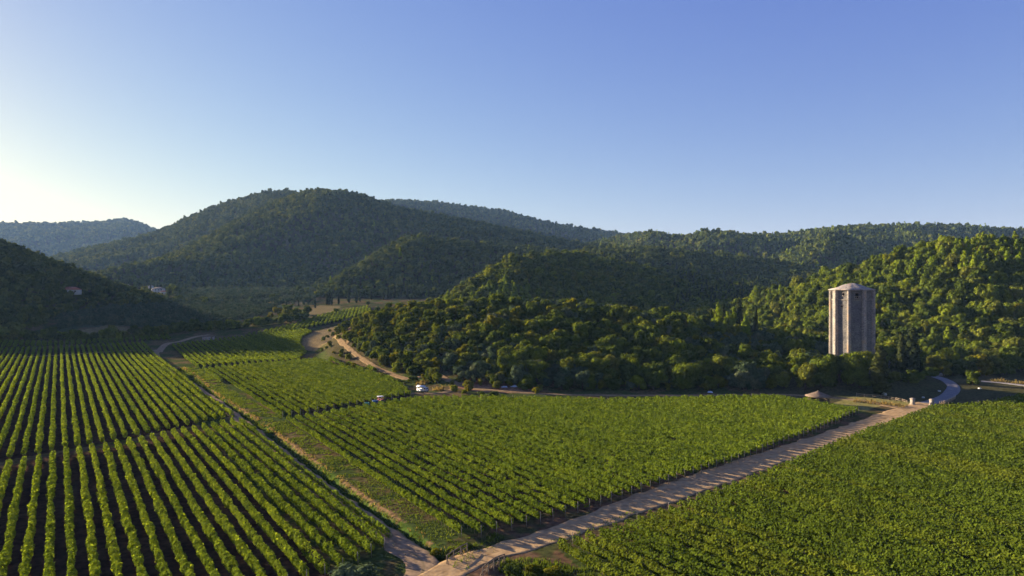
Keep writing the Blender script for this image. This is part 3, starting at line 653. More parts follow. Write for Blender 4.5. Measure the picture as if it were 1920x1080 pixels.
# --- the wooded mound in the middle
X, Y, U = scatter(585, 1640, 222, 375, 2.95); k, t = above('grove', X, Y, U, .5)
k &= (np.hypot(X-TOWER[0], Y-TOWER[1]) > 13) & (dist_line(X, Y, GP) > np.where(U < 780, 1.9, 3.0))
k &= ~((U > 1530) & (Y < 262)); k &= (U < 1000) | (rs.rand(len(U)) < .74)
gq = sorted([(p[1], 960+F*p[0]/p[1]) for p in GP[:9]]); k &= (U > np.interp(Y, [q[0] for q in gq], [q[1] for q in gq])+7) | (U > 780)
X, Y, U, t = X[k], Y[k], U[k], t[k]
pat = fbm(X/16, Y/16, 77, 3); od = np.argsort(Y); nl = no_ = ny_ = 0
mound = Wood('mound_woodland', 'dense mixed evergreen wood over the top of the central mound', 'mid')
for j in od:
    key = 'oak'; rr = rs.rand()
    if pat[j] > .56 and U[j] > 820 and rr < .75: key = 'olive'
    elif rr < .09: key = 'olive'
    elif rr > .88: key = 'yellow'
    s_ = .62+.82*rs.rand()**1.8
    s_ *= .74 if U[j] < 900 else .9 if U[j] < 1000 else 1.0
    if key == 'oak' and no_ < 170: no_ += 1; tree(key, X[j], Y[j], s_, rs.randint(9), 'dark rounded evergreen oak on the lower front of the wooded mound', 'evergreen oaks on the mound front', lod='near')
    elif key == 'olive' and nl < 90: nl += 1; tree(key, X[j], Y[j], s_*1.05, rs.randint(9), 'silvery green wild olive among the dark oaks of the mound', 'wild olives on the mound', lod='near')
    elif key == 'yellow' and ny_ < 60: ny_ += 1; tree(key, X[j], Y[j], s_*.85, rs.randint(9), 'yellow green broadleaf tree among the dark oaks of the mound', 'yellow green trees on the mound', lod='near')
    else: mound.put(X[j], Y[j], key, s_, rs.randint(9))
mound.build()
# --- right hill
X, Y, U = scatter(1285, 2120, 258, 570, 4.1); k, t = above('right', X, Y, U, -22); k &= ~((U > 1700) & (Y < 272))
k &= np.hypot(X-TOWER[0], Y-TOWER[1]) > 15
X, Y, U, t = X[k], Y[k], U[k], t[k]; od = np.argsort(Y); no_ = np_ = 0
rw = Wood('hillside_woodland', 'dark evergreen wood covering the right-hand hillside', 'mid')
for j in od:
    s_ = .85+.75*rs.rand()**1.6; rr = rs.rand()
    crest = t[j] > .66
    if rr < (.5 if crest else .014) and U[j] > 1330 and np_ < 160:
        np_ += 1
        tree('pine', X[j], Y[j], .95+.55*rs.rand(), rs.randint(9), 'bright green pine on the crest of the right-hand hill' if crest else 'lone bright pine rising from the dark right-hand hillside', 'pines of the hill crest' if crest else 'lone pines on the right hillside', lod='mid')
    else:
        key = 'yellow' if rr > .96 else 'oak'
        if key == 'oak' and no_ < 70 and U[j] < 1940: no_ += 1; tree(key, X[j], Y[j], s_*1.1, rs.randint(9), 'dark rounded evergreen oak at the foot of the right-hand hill', 'evergreen oaks at the right hill foot', lod='near')
        else: rw.put(X[j], Y[j], key, s_*1.1, rs.randint(9))
rw.build()
# --- pine-clad middle ridge
X, Y, U = scatter(800, 1510, 420, 800, 4.8); k, t = above('mid', X, Y, U, 2); X, Y, U, t = X[k], Y[k], U[k], t[k]
mw = Wood('ridge_woodland', 'shadowed wood on the ridge behind the central mound', 'mid'); np_ = 0
pp = fbm(X/30, Y/30, 88, 3)
for j in np.argsort(Y):
    pr = np.clip((1110-U[j])/120, 0, 1)*.5*(pp[j] > .42)+.05
    if rs.rand() < pr and np_ < 120:
        np_ += 1; tree('pine', X[j], Y[j], .85+.45*rs.rand(), rs.randint(9), 'bright green pine on the sunlit ridge behind the mound', 'pines on the ridge behind the mound', lod='mid', trunk=False)
    elif rs.rand() < np.clip((U[j]-1250)/100, 0, .35): mw.put(X[j], Y[j], 'fardark', .8+.5*rs.rand(), rs.randint(9))
    else: mw.put(X[j], Y[j], 'oak', .9+.6*rs.rand(), rs.randint(9))
mw.build()
# --- far hills
for nm, u0, u1, y0, y1, sp, lod, txt, mixp, sc0 in (
    ('left', -420, 400, 335, 900, 4.6, 'mid', 'shadowed wood covering the dark hill at the left edge', 0, .75),
    ('spur', 560, 1310, 720, 1150, 6.2, 'mid', 'wood on the low rounded spur before the great hill', .02, 1.0),
    ('dark_slope', 1040, 1800, 640, 1020, 5.6, 'mid', 'dark cypress-sprinkled wood on the shaded slope behind the ridge', .10, .95),
    ('right_spur', 1400, 1700, 820, 1200, 6.4, 'far', 'wood on the steep rounded spur at the right', .10, 1.05),
    ('main', 120, 1400, 930, 1640, 7.4, 'far', 'dense wood clothing the great central hill', .01, 1.1),
    ('right_far', 1020, 2060, 930, 1660, 8.0, 'far', 'hazy wood along the right-hand skyline', .14, 1.15),
    ('shoulder', -60, 700, 1350, 2030, 8.2, 'far', 'wood on the long shoulder left of the great hill', .02, 1.25),
    ('far_mid', 560, 1400, 1900, 2760, 11.5, 'far', 'bluish wood on the distant ridge beyond the great hill', .0, 1.6),
    ('pale', -80, 480, 2700, 4150, 18, 'far', 'pale blue wooded ridge on the far left horizon', 0, 2.5)):
    X, Y, U = scatter(u0, u1, y0, y1, sp); k, t = above(nm, X, Y, U, 0)
    z = base_h(X, Y); hh = hill(nm).h(U, Y, X); k &= hh > z-.6
    k &= (U > -420) & (U < 2080); X, Y, U = X[k], Y[k], U[k]
    wd = Wood(nm+'_hill_wood' if nm in ('left', 'pale') else {'spur':'spur_wood','dark_slope':'valley_slope_wood','right_spur':'steep_spur_wood','main':'great_hill_wood','right_far':'skyline_wood','shoulder':'shoulder_wood','far_mid':'distant_ridge_wood'}[nm], txt, lod)
    for j in range(len(X)):
        rr = rs.rand(); s_ = sc0*(.66+.72*rs.rand()**1.7)
        key = 'far'
        if rr < mixp: key = 'farpine' if rs.rand() < .75 and nm in ('right_spur', 'right_far', 'main', 'spur') else 'fardark'
        wd.put(X[j], Y[j], key, s_, rs.randint(9))
    wd.build(); print(nm, len(X))

# --- hedgerow along the back of the fields, and trees up the valley
def along(pts, spacing):
    c = smooth_line(L(*pts), .5); s = np.concatenate([[0], np.cumsum(np.hypot(*np.diff(c, axis=0).T))]); q = np.arange(0, s[-1], spacing)
    return np.stack([np.interp(q, s, c[:, 0]), np.interp(q, s, c[:, 1])], 1)
for (x, y) in along([(-40,642),(40,641),(110,640),(200,641),(280,634),(330,624),(400,622),(470,614),(540,606),(572,600)], 3.4):
    for q in range(2): tree('oak', x+rs.normal()*1.6, y+3+q*4+rs.normal()*1.5, .75+.5*rs.rand(), rs.randint(9), 'dark tree of the shaded hedgerow behind the back vineyard', 'hedgerow trees behind the back vineyard', lod='mid', trunk=False, name='hedgerow_tree')
for (px, py, key, s_) in ((520,592,'yellow',1.6),(540,588,'oak',1.7),(555,596,'oak',1.5),(508,598,'yellow',1.2),(575,590,'oak',1.2),(535,600,'oak',1.3)):
    x, y = G(px, py); tree(key, x, y, s_, rs.randint(9), 'large rounded tree in the sunlit clump at the hedge end', 'clump at the hedge end', lod='mid')
for (px, py, s_) in ((613,572,1.0),(617,572,1.15),(622,572,1.1),(635,571,.9),(654,568,1.15),(668,568,1.25),(675,566,1.1),(591,578,.8),(720,562,.9),(728,560,1.0),(740,559,1.1),(752,558,1.1),(763,557,1.1),(733,560,.8),(770,556,1.0),(537,574,.45),(560,575,.5),(696,562,.9)):
    x, y = G(px, py); tree('cypress', x, y, s_*1.25, rs.randint(9), 'dark slim cypress in the distant group beside the upper fields', 'distant cypresses by the upper fields', lod='mid', trunk=False)
for (px, py, s_) in ((630,588,1.0),(690,572,.8),(470,563,.9),(510,560,1.0),(560,548,1.4),(590,545,1.5),(575,550,1.2),(445,560,.9),(400,566,1.0),(385,572,1.1)):
    x, y = G(px, py); tree('oak', x, y, s_, rs.randint(9), 'small dark tree standing loose on the upper valley meadows', 'loose trees on the upper meadows', lod='mid', trunk=False)
# cypresses and pines where the mound meets the right hill
FH = {'cypress': 10.5, 'pine': 8.5}
def conifer(key, u, top, D, wd, lab, grp):
    x = (u-960)/F*D; z = float(base_h(x, D)); hgt = max(4.0, CAMH+(HOR-top)/F*D-z); s_ = wd/(2.3 if key == 'cypress' else 4.2)
    return tree(key, x, D, s_, rs.randint(9), lab, grp, lod='near', zs=hgt/(FH[key]*s_))
for u, top, D, wd in ((1386,554,318,4.2),(1417,566,312,2.4),(1357,556,322,2.2),(1334,576,320,2.0)):
    conifer('cypress', u, top, D, wd, 'tall dark cypress between the mound and the right-hand hill', 'cypresses beside the mound')
for u, top, D, wd in ((1417,537,478,9.0),(1442,540,455,7.0),(1463,533,462,7.5),(1498,541,452,6.5),(1513,520,455,7.5),(1338,576,322,4.6),(1347,570,314,6.0),(1364,579,310,5.2),(1376,570,318,5.6),(1398,588,304,5.2),(1540,510,440,7.0)):
    conifer('pine', u, top, D, wd, 'bright young pine between the mound and the right-hand hill', 'young pines beside the mound')
# orchard of olives up the valley
ORCH = L((105,590),(110,620),(150,612),(230,612),(330,618),(430,606),(500,590),(520,575),(470,568),(330,566),(200,572))
X, Y = np.meshgrid(np.arange(-420, -100, 5.0), np.arange(420, 720, 4.2)); X = (X-.15*Y+60).ravel()+rs.normal(size=X.size)*.4; Y = Y.ravel()+rs.normal(size=Y.size)*.4
k = in_poly(X, Y, ORCH); X, Y = X[k], Y[k]; ow = Wood('olive_orchard', 'far part of the grey green olive orchard in the valley', 'far'); c_ = 0
for j in np.argsort(Y):
    if c_ < 150: c_ += 1; tree('olive', X[j], Y[j], .55+.2*rs.rand(), rs.randint(9), 'small grey green olive tree in the near rows of the shaded orchard', 'olive trees of the shaded orchard', lod='mid', trunk=False)
    else: ow.put(X[j], Y[j], 'olive', .55+.2*rs.rand(), rs.randint(9))
X, Y = np.meshgrid(np.arange(-420, -120, 6.5), np.arange(640, 930, 6.5)); X = X.ravel()+rs.normal(size=X.size)*1.5; Y = Y.ravel()+rs.normal(size=Y.size)*1.5
U = 960+F*X/Y; k = (U > 330) & (U < 590) & (fbm(X/30, Y/30, 66, 3) > .33)
for x, y in zip(X[k], Y[k]): ow.put(x, y, 'olive', .7+.5*rs.rand(), rs.randint(9))
ow.build()

# ------------------------------------------------------------------ built things
def set_uv(me, fn):
    uv = me.uv_layers.new(name='UVMap'); co = [v.co for v in me.vertices]
    for p in me.polygons:
        for li in p.loop_indices: uv.data[li].uv = fn(co[me.loops[li].vertex_index], p)
M['stone'] = stonemat('tower_stone', ((.135,.134,.130),(.203,.199,.19)), .75, .34, (.112,.11,.105))
M['pstone'] = stonemat('buttress_stone', ((.255,.238,.205),(.36,.332,.285)), .7, .42, (.2,.17,.15), warm=(.34,.24,.16))
M['slab'] = solid('stone_slab_roof', [(.15,.135,.12),(.25,.23,.205),(.33,.30,.27),(.33,.19,.11)], 1.6, .9, 6, .6)
M['dark'] = solid('dark_interior', [(.012,.011,.010),(.02,.018,.016)], 2)
M['pale'] = solid('pale_dressed_stone', [(.27,.225,.18),(.37,.31,.25)], 1.5, .9, 5, .3)
M['grey'] = solid('weathered_limestone', [(.34,.33,.31),(.52,.5,.47)], 1.2, .95, 5, .4)
M['white'] = solid('white_paint', [(.50,.50,.49),(.60,.60,.58)], .8, .5)
M['plaster'] = solid('white_plaster', [(.40,.385,.365),(.50,.485,.46)], .5, .9)
M['tile'] = solid('red_roof_tiles', [(.30,.11,.07),(.45,.19,.12)], 1.2, .9)
M['shingle'] = solid('wooden_shingle_roof', [(.14,.10,.07),(.215,.16,.115)], 2.2, .9, 5, .4, stretch=(1,1,3))
M['thatchwall'] = solid('dark_board_wall', [(.05,.04,.03),(.09,.07,.05)], 3, .9, stretch=(3,3,.4))
M['rubber'] = solid('black_rubber', [(.015,.015,.015),(.03,.03,.03)], 4, .8)
M['glass'] = solid('dark_glass', [(.02,.025,.03),(.04,.045,.05)], 1, .1)
M['blue'] = solid('blue_paint', [(.02,.10,.24),(.03,.13,.3)], 2, .4)
M['red'] = solid('red_paint', [(.35,.04,.03),(.42,.06,.04)], 2, .5)
M['teal'] = solid('teal_plastic', [(.02,.20,.20),(.03,.26,.25)], 2, .5)
M['tarp'] = solid('white_plastic_sheet', [(.46,.48,.51),(.60,.62,.64)], 2, .5)
M['steel'] = solid('dull_metal', [(.25,.25,.25),(.35,.35,.35)], 3, .4, metal=.8)
M['brush'] = leafmat('dry_brushwood', [(0,(.20,.09,.05)),(1,(.28,.15,.08))], .1, 1.0, (1,1,1))
M['fencewood'] = solid('sunbleached_wood', [(.34,.25,.16),(.46,.36,.25)], 3, .9)

# ---- the tower
tx, ty = TOWER; tz0 = float(base_h(tx, ty))-1.0; ZS, ZT = 30.0, 33.25
tw = empty('stone_tower', (tx, ty, tz0)); tag(tw, 'tall many-sided stone tower with pilasters and low stone slab roof', 'tower')
camdir = math.atan2(-ty, -tx); NF = 9; RW = 6.75
ang = [camdir+math.radians(-8+40*k) for k in range(NF)]
def cor(k, R): return Vector((R*math.cos(ang[k % NF]), R*math.sin(ang[k % NF]), 0))
def panel(mb, mbin, p0, p1, z0, z1, holes, depth=.6):
    """a wall face with real openings: holes = (s0, s1, za, zb) in metres along the face"""
    d = (p1-p0); Ln = d.length; d.normalize(); nrm = Vector((d.y, -d.x, 0))
    S = sorted({0, Ln, *[h[0] for h in holes], *[h[1] for h in holes]}); Z = sorted({z0, z1, *[h[2] for h in holes], *[h[3] for h in holes]})
    pt = lambda s, z, k=0: p0+d*s-nrm*k+Vector((0,0,z))
    for a, b in zip(S[:-1], S[1:]):
        for c, e in zip(Z[:-1], Z[1:]):
            if any(h[0]-1e-6 <= a and b <= h[1]+1e-6 and h[2]-1e-6 <= c and e <= h[3]+1e-6 for h in holes): continue
            mb.add([pt(a,c), pt(b,c), pt(b,e), pt(a,e)], [(0,1,2,3)])
    for a, b, c, e in holes:
        q = [pt(a,c), pt(b,c), pt(b,e), pt(a,e), pt(a,c,depth), pt(b,c,depth), pt(b,e,depth), pt(a,e,depth)]
        mb.add(q, [(0,4,5,1),(1,5,6,2),(2,6,7,3),(3,7,4,0)]); mbin.append((pt((a+b)/2, (c+e)/2, depth), b-a, e-c, math.atan2(d.y, d.x)))
wall = MB(); opens = []
zs, zt = ZS-tz0, ZT-tz0
for k in range(NF):
    p0, p1 = cor(k, RW), cor(k+1, RW); q0, q1 = cor(k, RW-.12), cor(k+1, RW-.12); Ln = (p1-p0).length; m = Ln/2
    lowh, uph = [], []
    kk = (k+1) % NF            # face -48..-8 is k = NF-1, face -8..32 is k = 0
    if k == NF-1: lowh = [(m-.7, m+.05, zs-2.75, zs-1.95)]; uph = [(m-.2, m+.5, zs+1.5, zs+2.35)]
    if k == 0: uph = [(m-.4, m+.65, zs+.65, zs+2.35)]
    if k == 3: uph = [(m-.4, m+.5, zs+.8, zs+2.2)]
    panel(wall, opens, p0, p1, 0, zs-.15, lowh); panel(wall, opens, q0, q1, zs+.15, zt, uph)
wm = wall.me('wall', M['stone'])
def tower_uv(c, p):
    n = p.normal; t = Vector((-n.y, n.x, 0)); k = round(math.atan2(n.y, n.x)*4)
    return (c.dot(t)*1.0+k*1.37, c.z)
set_uv(wm, tower_uv); link('wall', wm, tw)
for c, w_, h_, rz in opens:
    wn = MB().box(c, (w_+.02, .06, h_+.02), rz).obj('window', M['dark'], tw)
    c2 = c+Vector((math.sin(rz), -math.cos(rz), 0))*.66
    MB().box(c2-Vector((0,0,h_/2+.09)), (w_+.3, .22, .16), rz).box(c2+Vector((0,0,h_/2+.1)), (w_+.3, .16, .18), rz).obj('frame', M['pale'], wn)
# small corbelled balcony under the large opening
p0, p1 = cor(0, RW), cor(1, RW); d = (p1-p0).normalized(); nrm = Vector((d.y, -d.x, 0)); mid_ = (p0+p1)/2+d*.15; rz = math.atan2(d.y, d.x)
bal = MB().box(mid_+nrm*.35+Vector((0,0,zs+.42)), (1.9,.8,.14), rz)
for s_ in (-.7,0,.7): bal.box(mid_+nrm*.25+d*s_+Vector((0,0,zs+.24)), (.2,.5,.22), rz)
bl = bal.obj('balcony', M['pstone'], tw); 
ra = MB()
for s_ in (-.85,-.3,.3,.85): ra.bar(mid_+nrm*.7+d*s_+Vector((0,0,zs+.49)), mid_+nrm*.7+d*s_+Vector((0,0,zs+1.2)), .09)
ra.bar(mid_+nrm*.7-d*.92+Vector((0,0,zs+1.24)), mid_+nrm*.7+d*.92+Vector((0,0,zs+1.24)), .1); ra.obj('railing', M['fencewood'], bl)
ring = MB()
def ngon_ring(mb, r0, r1, z0, z1):
    V = []; 
    for k in range(NF):
        for r_, z_ in ((r0,z0),(r1,z0),(r1,z1),(r0,z1)): V.append(cor(k, r_)+Vector((0,0,z_)))
    mb.add(V, [((k*4+a), ((k+1)%NF)*4+a, ((k+1)%NF)*4+(a+1)%4, k*4+(a+1)%4) for k in range(NF) for a in range(4)])
ngon_ring(ring, RW-.5, RW+.16, zs-.15, zs+.15); o = ring.obj('string_course', M['pstone'], tw); set_uv(o.data, tower_uv)
ring = MB(); ngon_ring(ring, RW-.5, RW+.62, zt, zt+.22); o = ring.obj('cornice', M['pstone'], tw); set_uv(o.data, tower_uv)
for k in range(NF):
    a_ = ang[k]; e_ = Vector((math.cos(a_), math.sin(a_), 0)); f_ = Vector((-e_.y, e_.x, 0)); mb = MB()
    pr = [(-.66,-.66),(.72,-.60),(.78,0),(.72,.60),(-.66,.66)]
    zl = [0, .2*zt, .5*zt, .8*zt, zt-.003]; wv = [1.12,1.05,1.0,.97,.95]; V = []
    base = e_*(RW-.04)
    for z_, w_ in zip(zl, wv):
        for r_, s_ in pr: V.append(base+e_*r_*w_+f_*s_*w_+Vector((0,0,z_)))
    n_ = len(pr); mb.add(V, [(r*n_+i, r*n_+(i+1)%n_, (r+1)*n_+(i+1)%n_, (r+1)*n_+i) for r in range(len(zl)-1) for i in range(n_)])
    o = mb.obj('pilaster', M['pstone'], tw); set_uv(o.data, tower_uv)
rf = MB(); rr_ = random.Random(4); V = []; prof = [(RW+.82, zt+.12), (RW+.84, zt+.30), (4.9, zt+1.12), (2.9, zt+1.95), (1.2, zt+2.42)]
m_ = 36
for r_, z_ in prof:
    for i in range(m_):
        t = ang[0]+2*math.pi*i/m_; kk = ((i*NF/m_) % 1)-.5; s_ = math.cos(math.pi/NF)/math.cos(kk*2*math.pi/NF) if r_ > 2.5 else 1
        V.append((r_*s_*math.cos(t)*1.02, r_*s_*math.sin(t)*1.02, z_+rr_.uniform(-.07,.07)))
V.append((.15,.1,zt+2.62)); F_ = [(r*m_+i, r*m_+(i+1)%m_, (r+1)*m_+(i+1)%m_, (r+1)*m_+i) for r in range(len(prof)-1) for i in range(m_)]
F_ += [((len(prof)-1)*m_+i, (len(prof)-1)*m_+(i+1)%m_, len(V)-1) for i in range(m_)]+[tuple(range(m_-1,-1,-1))]
rf.add(V, F_); rf.obj('roof', M['slab'], tw)

# ---- round kiosk by the vineyard corner
kx, ky = flat(1534, 758); kz = float(H(kx, ky)); ki = empty('kiosk', (kx, ky, kz)); tag(ki, 'round kiosk with a brown conical shingle roof at the vineyard corner', 'kiosk')
MB().lathe([(3.05,-.2),(3.05,1.7),(2.9,1.7),(2.9,-.2)], 28).obj('wall', M['thatchwall'], ki)
for i in range(8):
    t = i*math.pi/4+.2; MB().bar((2.97*math.cos(t),2.97*math.sin(t),-.2),(2.97*math.cos(t),2.97*math.sin(t),2.5), .18, n=6).obj('post', M['wood'], ki)
MB().bar((0,0,0),(0,0,3.4),.22,n=6).obj('centre_post', M['wood'], ki)
MB().lathe([(3.7,2.4),(3.75,2.47),(2.6,2.9),(1.3,3.42),(.22,3.86),(.05,3.98)], 14).obj('roof', M['shingle'], ki)
MB().lathe([(.16,3.9),(.2,4.02),(.06,4.2)], 8).obj('finial', M['wood'], ki)

# ---- gate pillars
def pillar(px, py, lab, h=1.8):
    x, y = G(px, py, lo=150); z = float(base_h(x, y)); e = empty('gate_pillar', (x, y, z), .45); tag(e, lab, 'gate pillar', 'stone pillars of the road gate')
    o = MB().box((0,0,h/2-.1), (1.0,.9,h-.1), bev=.05).obj('shaft', M['pale'], e)
    MB().box((0,0,h-.05), (1.2,1.1,.2), bev=.04).box((0,0,h+.12), (.9,.8,.16), bev=.04).obj('cap', M['pale'], e)
    MB().box((0,0,.1), (1.25,1.15,.35), bev=.04).obj('plinth', M['pale'], e)
    MB().box((0,-.452,1.25), (.42,.02,.5)).obj('plaque', M['slab'], e)
pillar(1711, 759, 'square pale stone gate pillar where the rail fence ends'); pillar(1747, 761, 'square pale stone gate pillar beside the right-hand vineyard corner')
# ---- fences
def rail_fence(px, lab, h, rails, nm='rail_fence', lean=.04, gap=2.4, cross=False):
    c = smooth_line([G(*p, lo=150) for p in px], .2); s = np.concatenate([[0], np.cumsum(np.hypot(*np.diff(c, axis=0).T))]); q = np.arange(0, s[-1], gap)
    P = [(np.interp(v, s, c[:,0]), np.interp(v, s, c[:,1])) for v in q]; b = P[0]; z = float(base_h(*b)); e = empty(nm, (*b, z)); tag(e, lab, 'fence')
    V = [Vector((x-b[0], y-b[1], float(base_h(x, y))-z)) for x, y in P]; r = random.Random(len(px))
    for v in V:
        t = Vector((r.uniform(-lean,lean), r.uniform(-lean,lean), h*r.uniform(.95,1.1)))
        MB().bar(v-Vector((0,0,.2)), v+t, .13, n=6, taper=.85).obj('post', M['fencewood'], e)
    for k in range(rails):
        mb = MB(); zz = h*(.88-.42*k)
        for a_, b_ in zip(V[:-1], V[1:]): mb.bar(a_+Vector((.07,-.05,zz)), b_+Vector((.07,-.05,zz+r.uniform(-.04,.04))), .085, n=5)
        mb.obj('rail', M['fencewood'], e)
    if cross:
        for a_, b_ in zip(V[:-1], V[1:]):
            MB().bar(a_+Vector((0,-.1,.1)), b_+Vector((0,-.1,h*.9)), .08, n=5).bar(a_+Vector((0,-.19,h*.9)), b_+Vector((0,-.19,.1)), .08, n=5).obj('brace', M['fencewood'], e)
rail_fence([(1606,743),(1622,745),(1640,746),(1656,748),(1673,751),(1690,754),(1704,758)], 'sunbleached two-rail fence between the kiosk and the gate pillar', 1.05, 2)
rail_fence([(1762,759),(1772,757),(1784,752),(1792,748)], 'short pale cross-braced fence at the bend of the drive', 1.1, 2, 'braced_fence', .12, 1.15, True)

# ---- bridge railings over the ditch
def bridge_rail(a, b, lab, n, arch):
    ax, ay = a; bx, by = b; z = float(base_h(ax, ay)); e = empty('bridge_railing', (ax, ay, z)); tag(e, lab, 'railing', 'timber railings of the ditch bridge')
    D = Vector((bx-ax, by-ay, 0)); nd = Vector((-D.y, D.x, 0)).normalized(); P = []
    for i in range(n):
        f = i/(n-1); p = D*f+Vector((0,0,arch*math.sin(math.pi*f))); P.append(p)
        MB().bar(D*f-Vector((0,0,.6)), p+Vector((0,0,1.12)), .17, n=6).obj('post', M['wood'], e)
        if i % 2 == 0 or n > 4: MB().bar(D*f+nd*(.5 if arch > .1 else -.5)-Vector((0,0,.3)), p+Vector((0,0,.8)), .1, n=5).obj('brace', M['wood'], e)
    for zz, wd in ((1.14,.15),(.6,.11)):
        mb = MB()
        for p, q in zip(P[:-1], P[1:]): mb.bar(p+Vector((0,0,zz))-nd*.001*zz, q+Vector((0,0,zz)), wd, n=6)
        mb.obj('handrail' if zz > 1 else 'mid_rail', M['wood'], e)
bridge_rail(flat(838,1058), flat(876,1034), 'straight dark timber bridge railing on the vineyard side of the road', 4, .08)
bridge_rail(flat(905,1081), flat(946,1056), 'arched dark timber bridge railing nearest the frame bottom', 5, .28)

# ---- stones and monument by the tower
def block(px, py, dims, lab, rz=0, nm='stone_block', mat='grey', seed=1, grp=None, taper=1.0):
    x, y = G(px, py, lo=150); r = random.Random(seed); mb = MB(); w_, d_, h_ = dims; V = []
    lv = [(0-.2,1.0),(h_*.35,1.03),(h_*.75,.5+.5*taper),(h_,.86*taper)]
    for z_, k in lv:
        for i in range(8):
            t = i*math.pi/4+math.pi/8; V.append((math.cos(t)*w_*.56*k*r.uniform(.9,1.1), math.sin(t)*d_*.56*k*r.uniform(.9,1.1), z_+r.uniform(-.06,.06)*h_))
    mb.add(V, [(k*8+i, k*8+(i+1)%8, k*8+8+(i+1)%8, k*8+8+i) for k in range(3) for i in range(8)]+[tuple(range(7,-1,-1)), tuple(range(24,32))])
    o = mb.obj(nm, M[mat], None, (x, y, float(base_h(x, y))-.03), rz); return tag(o, lab, nm.replace('_', ' '), grp)
block(1653, 738, (1.9,1.4,1.7), 'squat weathered stone block below the foremost cypress', .2, seed=3); block(1660, 741, (.9,.8,.7), 'small broken stone leaning against the squat block', .6, seed=5)
block(1669, 690, (1.25,.9,4.3), 'tall pale standing stone between the tower cypresses', .3, 'standing_stone', 'grey', 9, taper=.7)
for i, (px, py) in enumerate(((1761,734),(1731,746),(1837,729))): block(px, py, (.9,.7,.4), 'small pale boulder lying in the shaded grass by the drive', i, 'boulder', 'grey', 20+i, 'boulders by the drive')
block(1757, 704, (5.0,1.6,.9), 'long pale stone heap above the top of the drive', .1, 'stone_heap', 'grey', 14)

# ---- parked vehicles in the middle gap
def wheel(parent, p, r, w_, rot=0):
    wh = MB(); V = []; 
    for rr, yy in ((r*.55,-w_/2),(r*.9,-w_/2),(r,-w_/2+.06),(r,w_/2-.06),(r*.9,w_/2),(r*.55,w_/2)):
        for i in range(18): t = 2*math.pi*i/18; V.append((rr*math.cos(t), yy, rr*math.sin(t)))
    wh.add(V, [(k*18+i, k*18+(i+1)%18, k*18+18+(i+1)%18, k*18+18+i) for k in range(5) for i in range(18)])
    o = wh.obj('wheel', M['rubber'], parent, p)
    mb = MB(); V = [(r*.56*math.cos(2*math.pi*i/12), s*(w_/2-.05), r*.56*math.sin(2*math.pi*i/12)) for s in (-1,1) for i in range(12)]
    mb.add(V, [tuple(range(12)), tuple(range(23,11,-1))]+[(i,(i+1)%12,12+(i+1)%12,12+i) for i in range(12)]); mb.obj('rim', M['steel'], o)
x, y = flat(793, 735); v = empty('small_lorry', (x, y, float(H(x, y))), math.radians(-28)); v.scale = (.85,.85,.85); tag(v, 'small white lorry with a pale canopy parked at the vineyard gap', 'lorry')
MB().prism([(-2.3,-.8),(2.2,-.8),(2.2,.8),(-2.3,.8)], .45, .72).obj('chassis', M['steel'], v)
cab = MB(); pr = [(.75,.72),(2.15,.72),(2.2,1.25),(1.75,1.95),(.75,2.0)]
cab.add([(a_, -.82, z_) for a_, z_ in pr]+[(a_, .82, z_) for a_, z_ in pr], [(0,1,2,3,4),(9,8,7,6,5)]+[(i,i+5,(i+1)%5+5,(i+1)%5) for i in range(5)])
cb = cab.obj('cab', M['white'], v)
MB().add([(2.19,-.7,1.33),(2.19,.7,1.33),(1.83,.7,1.9),(1.83,-.7,1.9)], [(0,1,2,3)]).obj('windscreen', M['glass'], cb, (.02,0,.01))
for s in (-1,1):
    MB().box((1.4, s*.83, 1.55), (.85,.02,.5)).obj('side_window', M['glass'], cb); MB().box((2.2, s*.6, .95), (.06,.28,.18)).obj('headlight', M['glass'], v)
bx = MB().box((-.8,0,.82), (3.0,1.75,.18)).box((-.8,-.86,1.12), (3.0,.06,.5)).box((-.8,.86,1.12), (3.0,.06,.5)).box((-2.28,0,1.12), (.06,1.66,.5)); bx.obj('load_bed', M['white'], v)
cn = MB(); A_ = [(math.cos(t)*.98, math.sin(t)*.55) for t in np.linspace(0, math.pi, 9)]
cn.add([(xx, a_, 2.05+b_) for xx in (-2.45,.68) for a_, b_ in A_], [(i,i+1,9+i+1,9+i) for i in range(8)]+[tuple(range(8,-1,-1)), tuple(range(9,18)), (0,9,17,8)]); cn.obj('canopy', M['tarp'], v)
for a_ in (-2.2,.5):
    for s in (-.84,.84): MB().bar((a_,s,.9),(a_,s,2.1),.07).obj('canopy_post', M['steel'], v)
for a_ in (-1.5,1.45):
    for s in (-.78,.78): wheel(v, (a_, s, .38), .38, .24)
x, y = flat(709, 759); v = empty('tractor', (x, y, float(H(x, y))), math.radians(208)); tag(v, 'small blue tractor with a white cab roof half hidden in the middle gap', 'tractor')
MB().box((.85,0,1.15), (1.7,.75,.6), bev=.08).obj('bonnet', M['blue'], v); MB().box((-.3,0,.8), (2.2,.6,.4)).obj('chassis', M['steel'], v)
MB().box((-.6,0,1.3), (.6,.6,.15)).box((-.88,0,1.55), (.12,.6,.5)).obj('seat', M['rubber'], v)
for s in (-1,1):
    ar = MB(); pts = [(-.9+.95*math.cos(t), .78+.95*math.sin(t)) for t in np.linspace(.5, 2.6, 7)]
    ar.add([(a_, s*.95-.25, b_) for a_, b_ in pts]+[(a_, s*.95+.25, b_) for a_, b_ in pts], [(i,i+1,8+i,7+i) for i in range(6)]); ar.obj('mudguard', M['red'], v)
    wheel(v, (-.9, s*.9, .78), .78, .42); wheel(v, (1.25, s*.7, .48), .48, .28)
    for a_ in (-1.35,.0): MB().bar((a_, s*.62, 1.2),(a_, s*.6, 2.42),.08).obj('cab_post', M['red'], v)
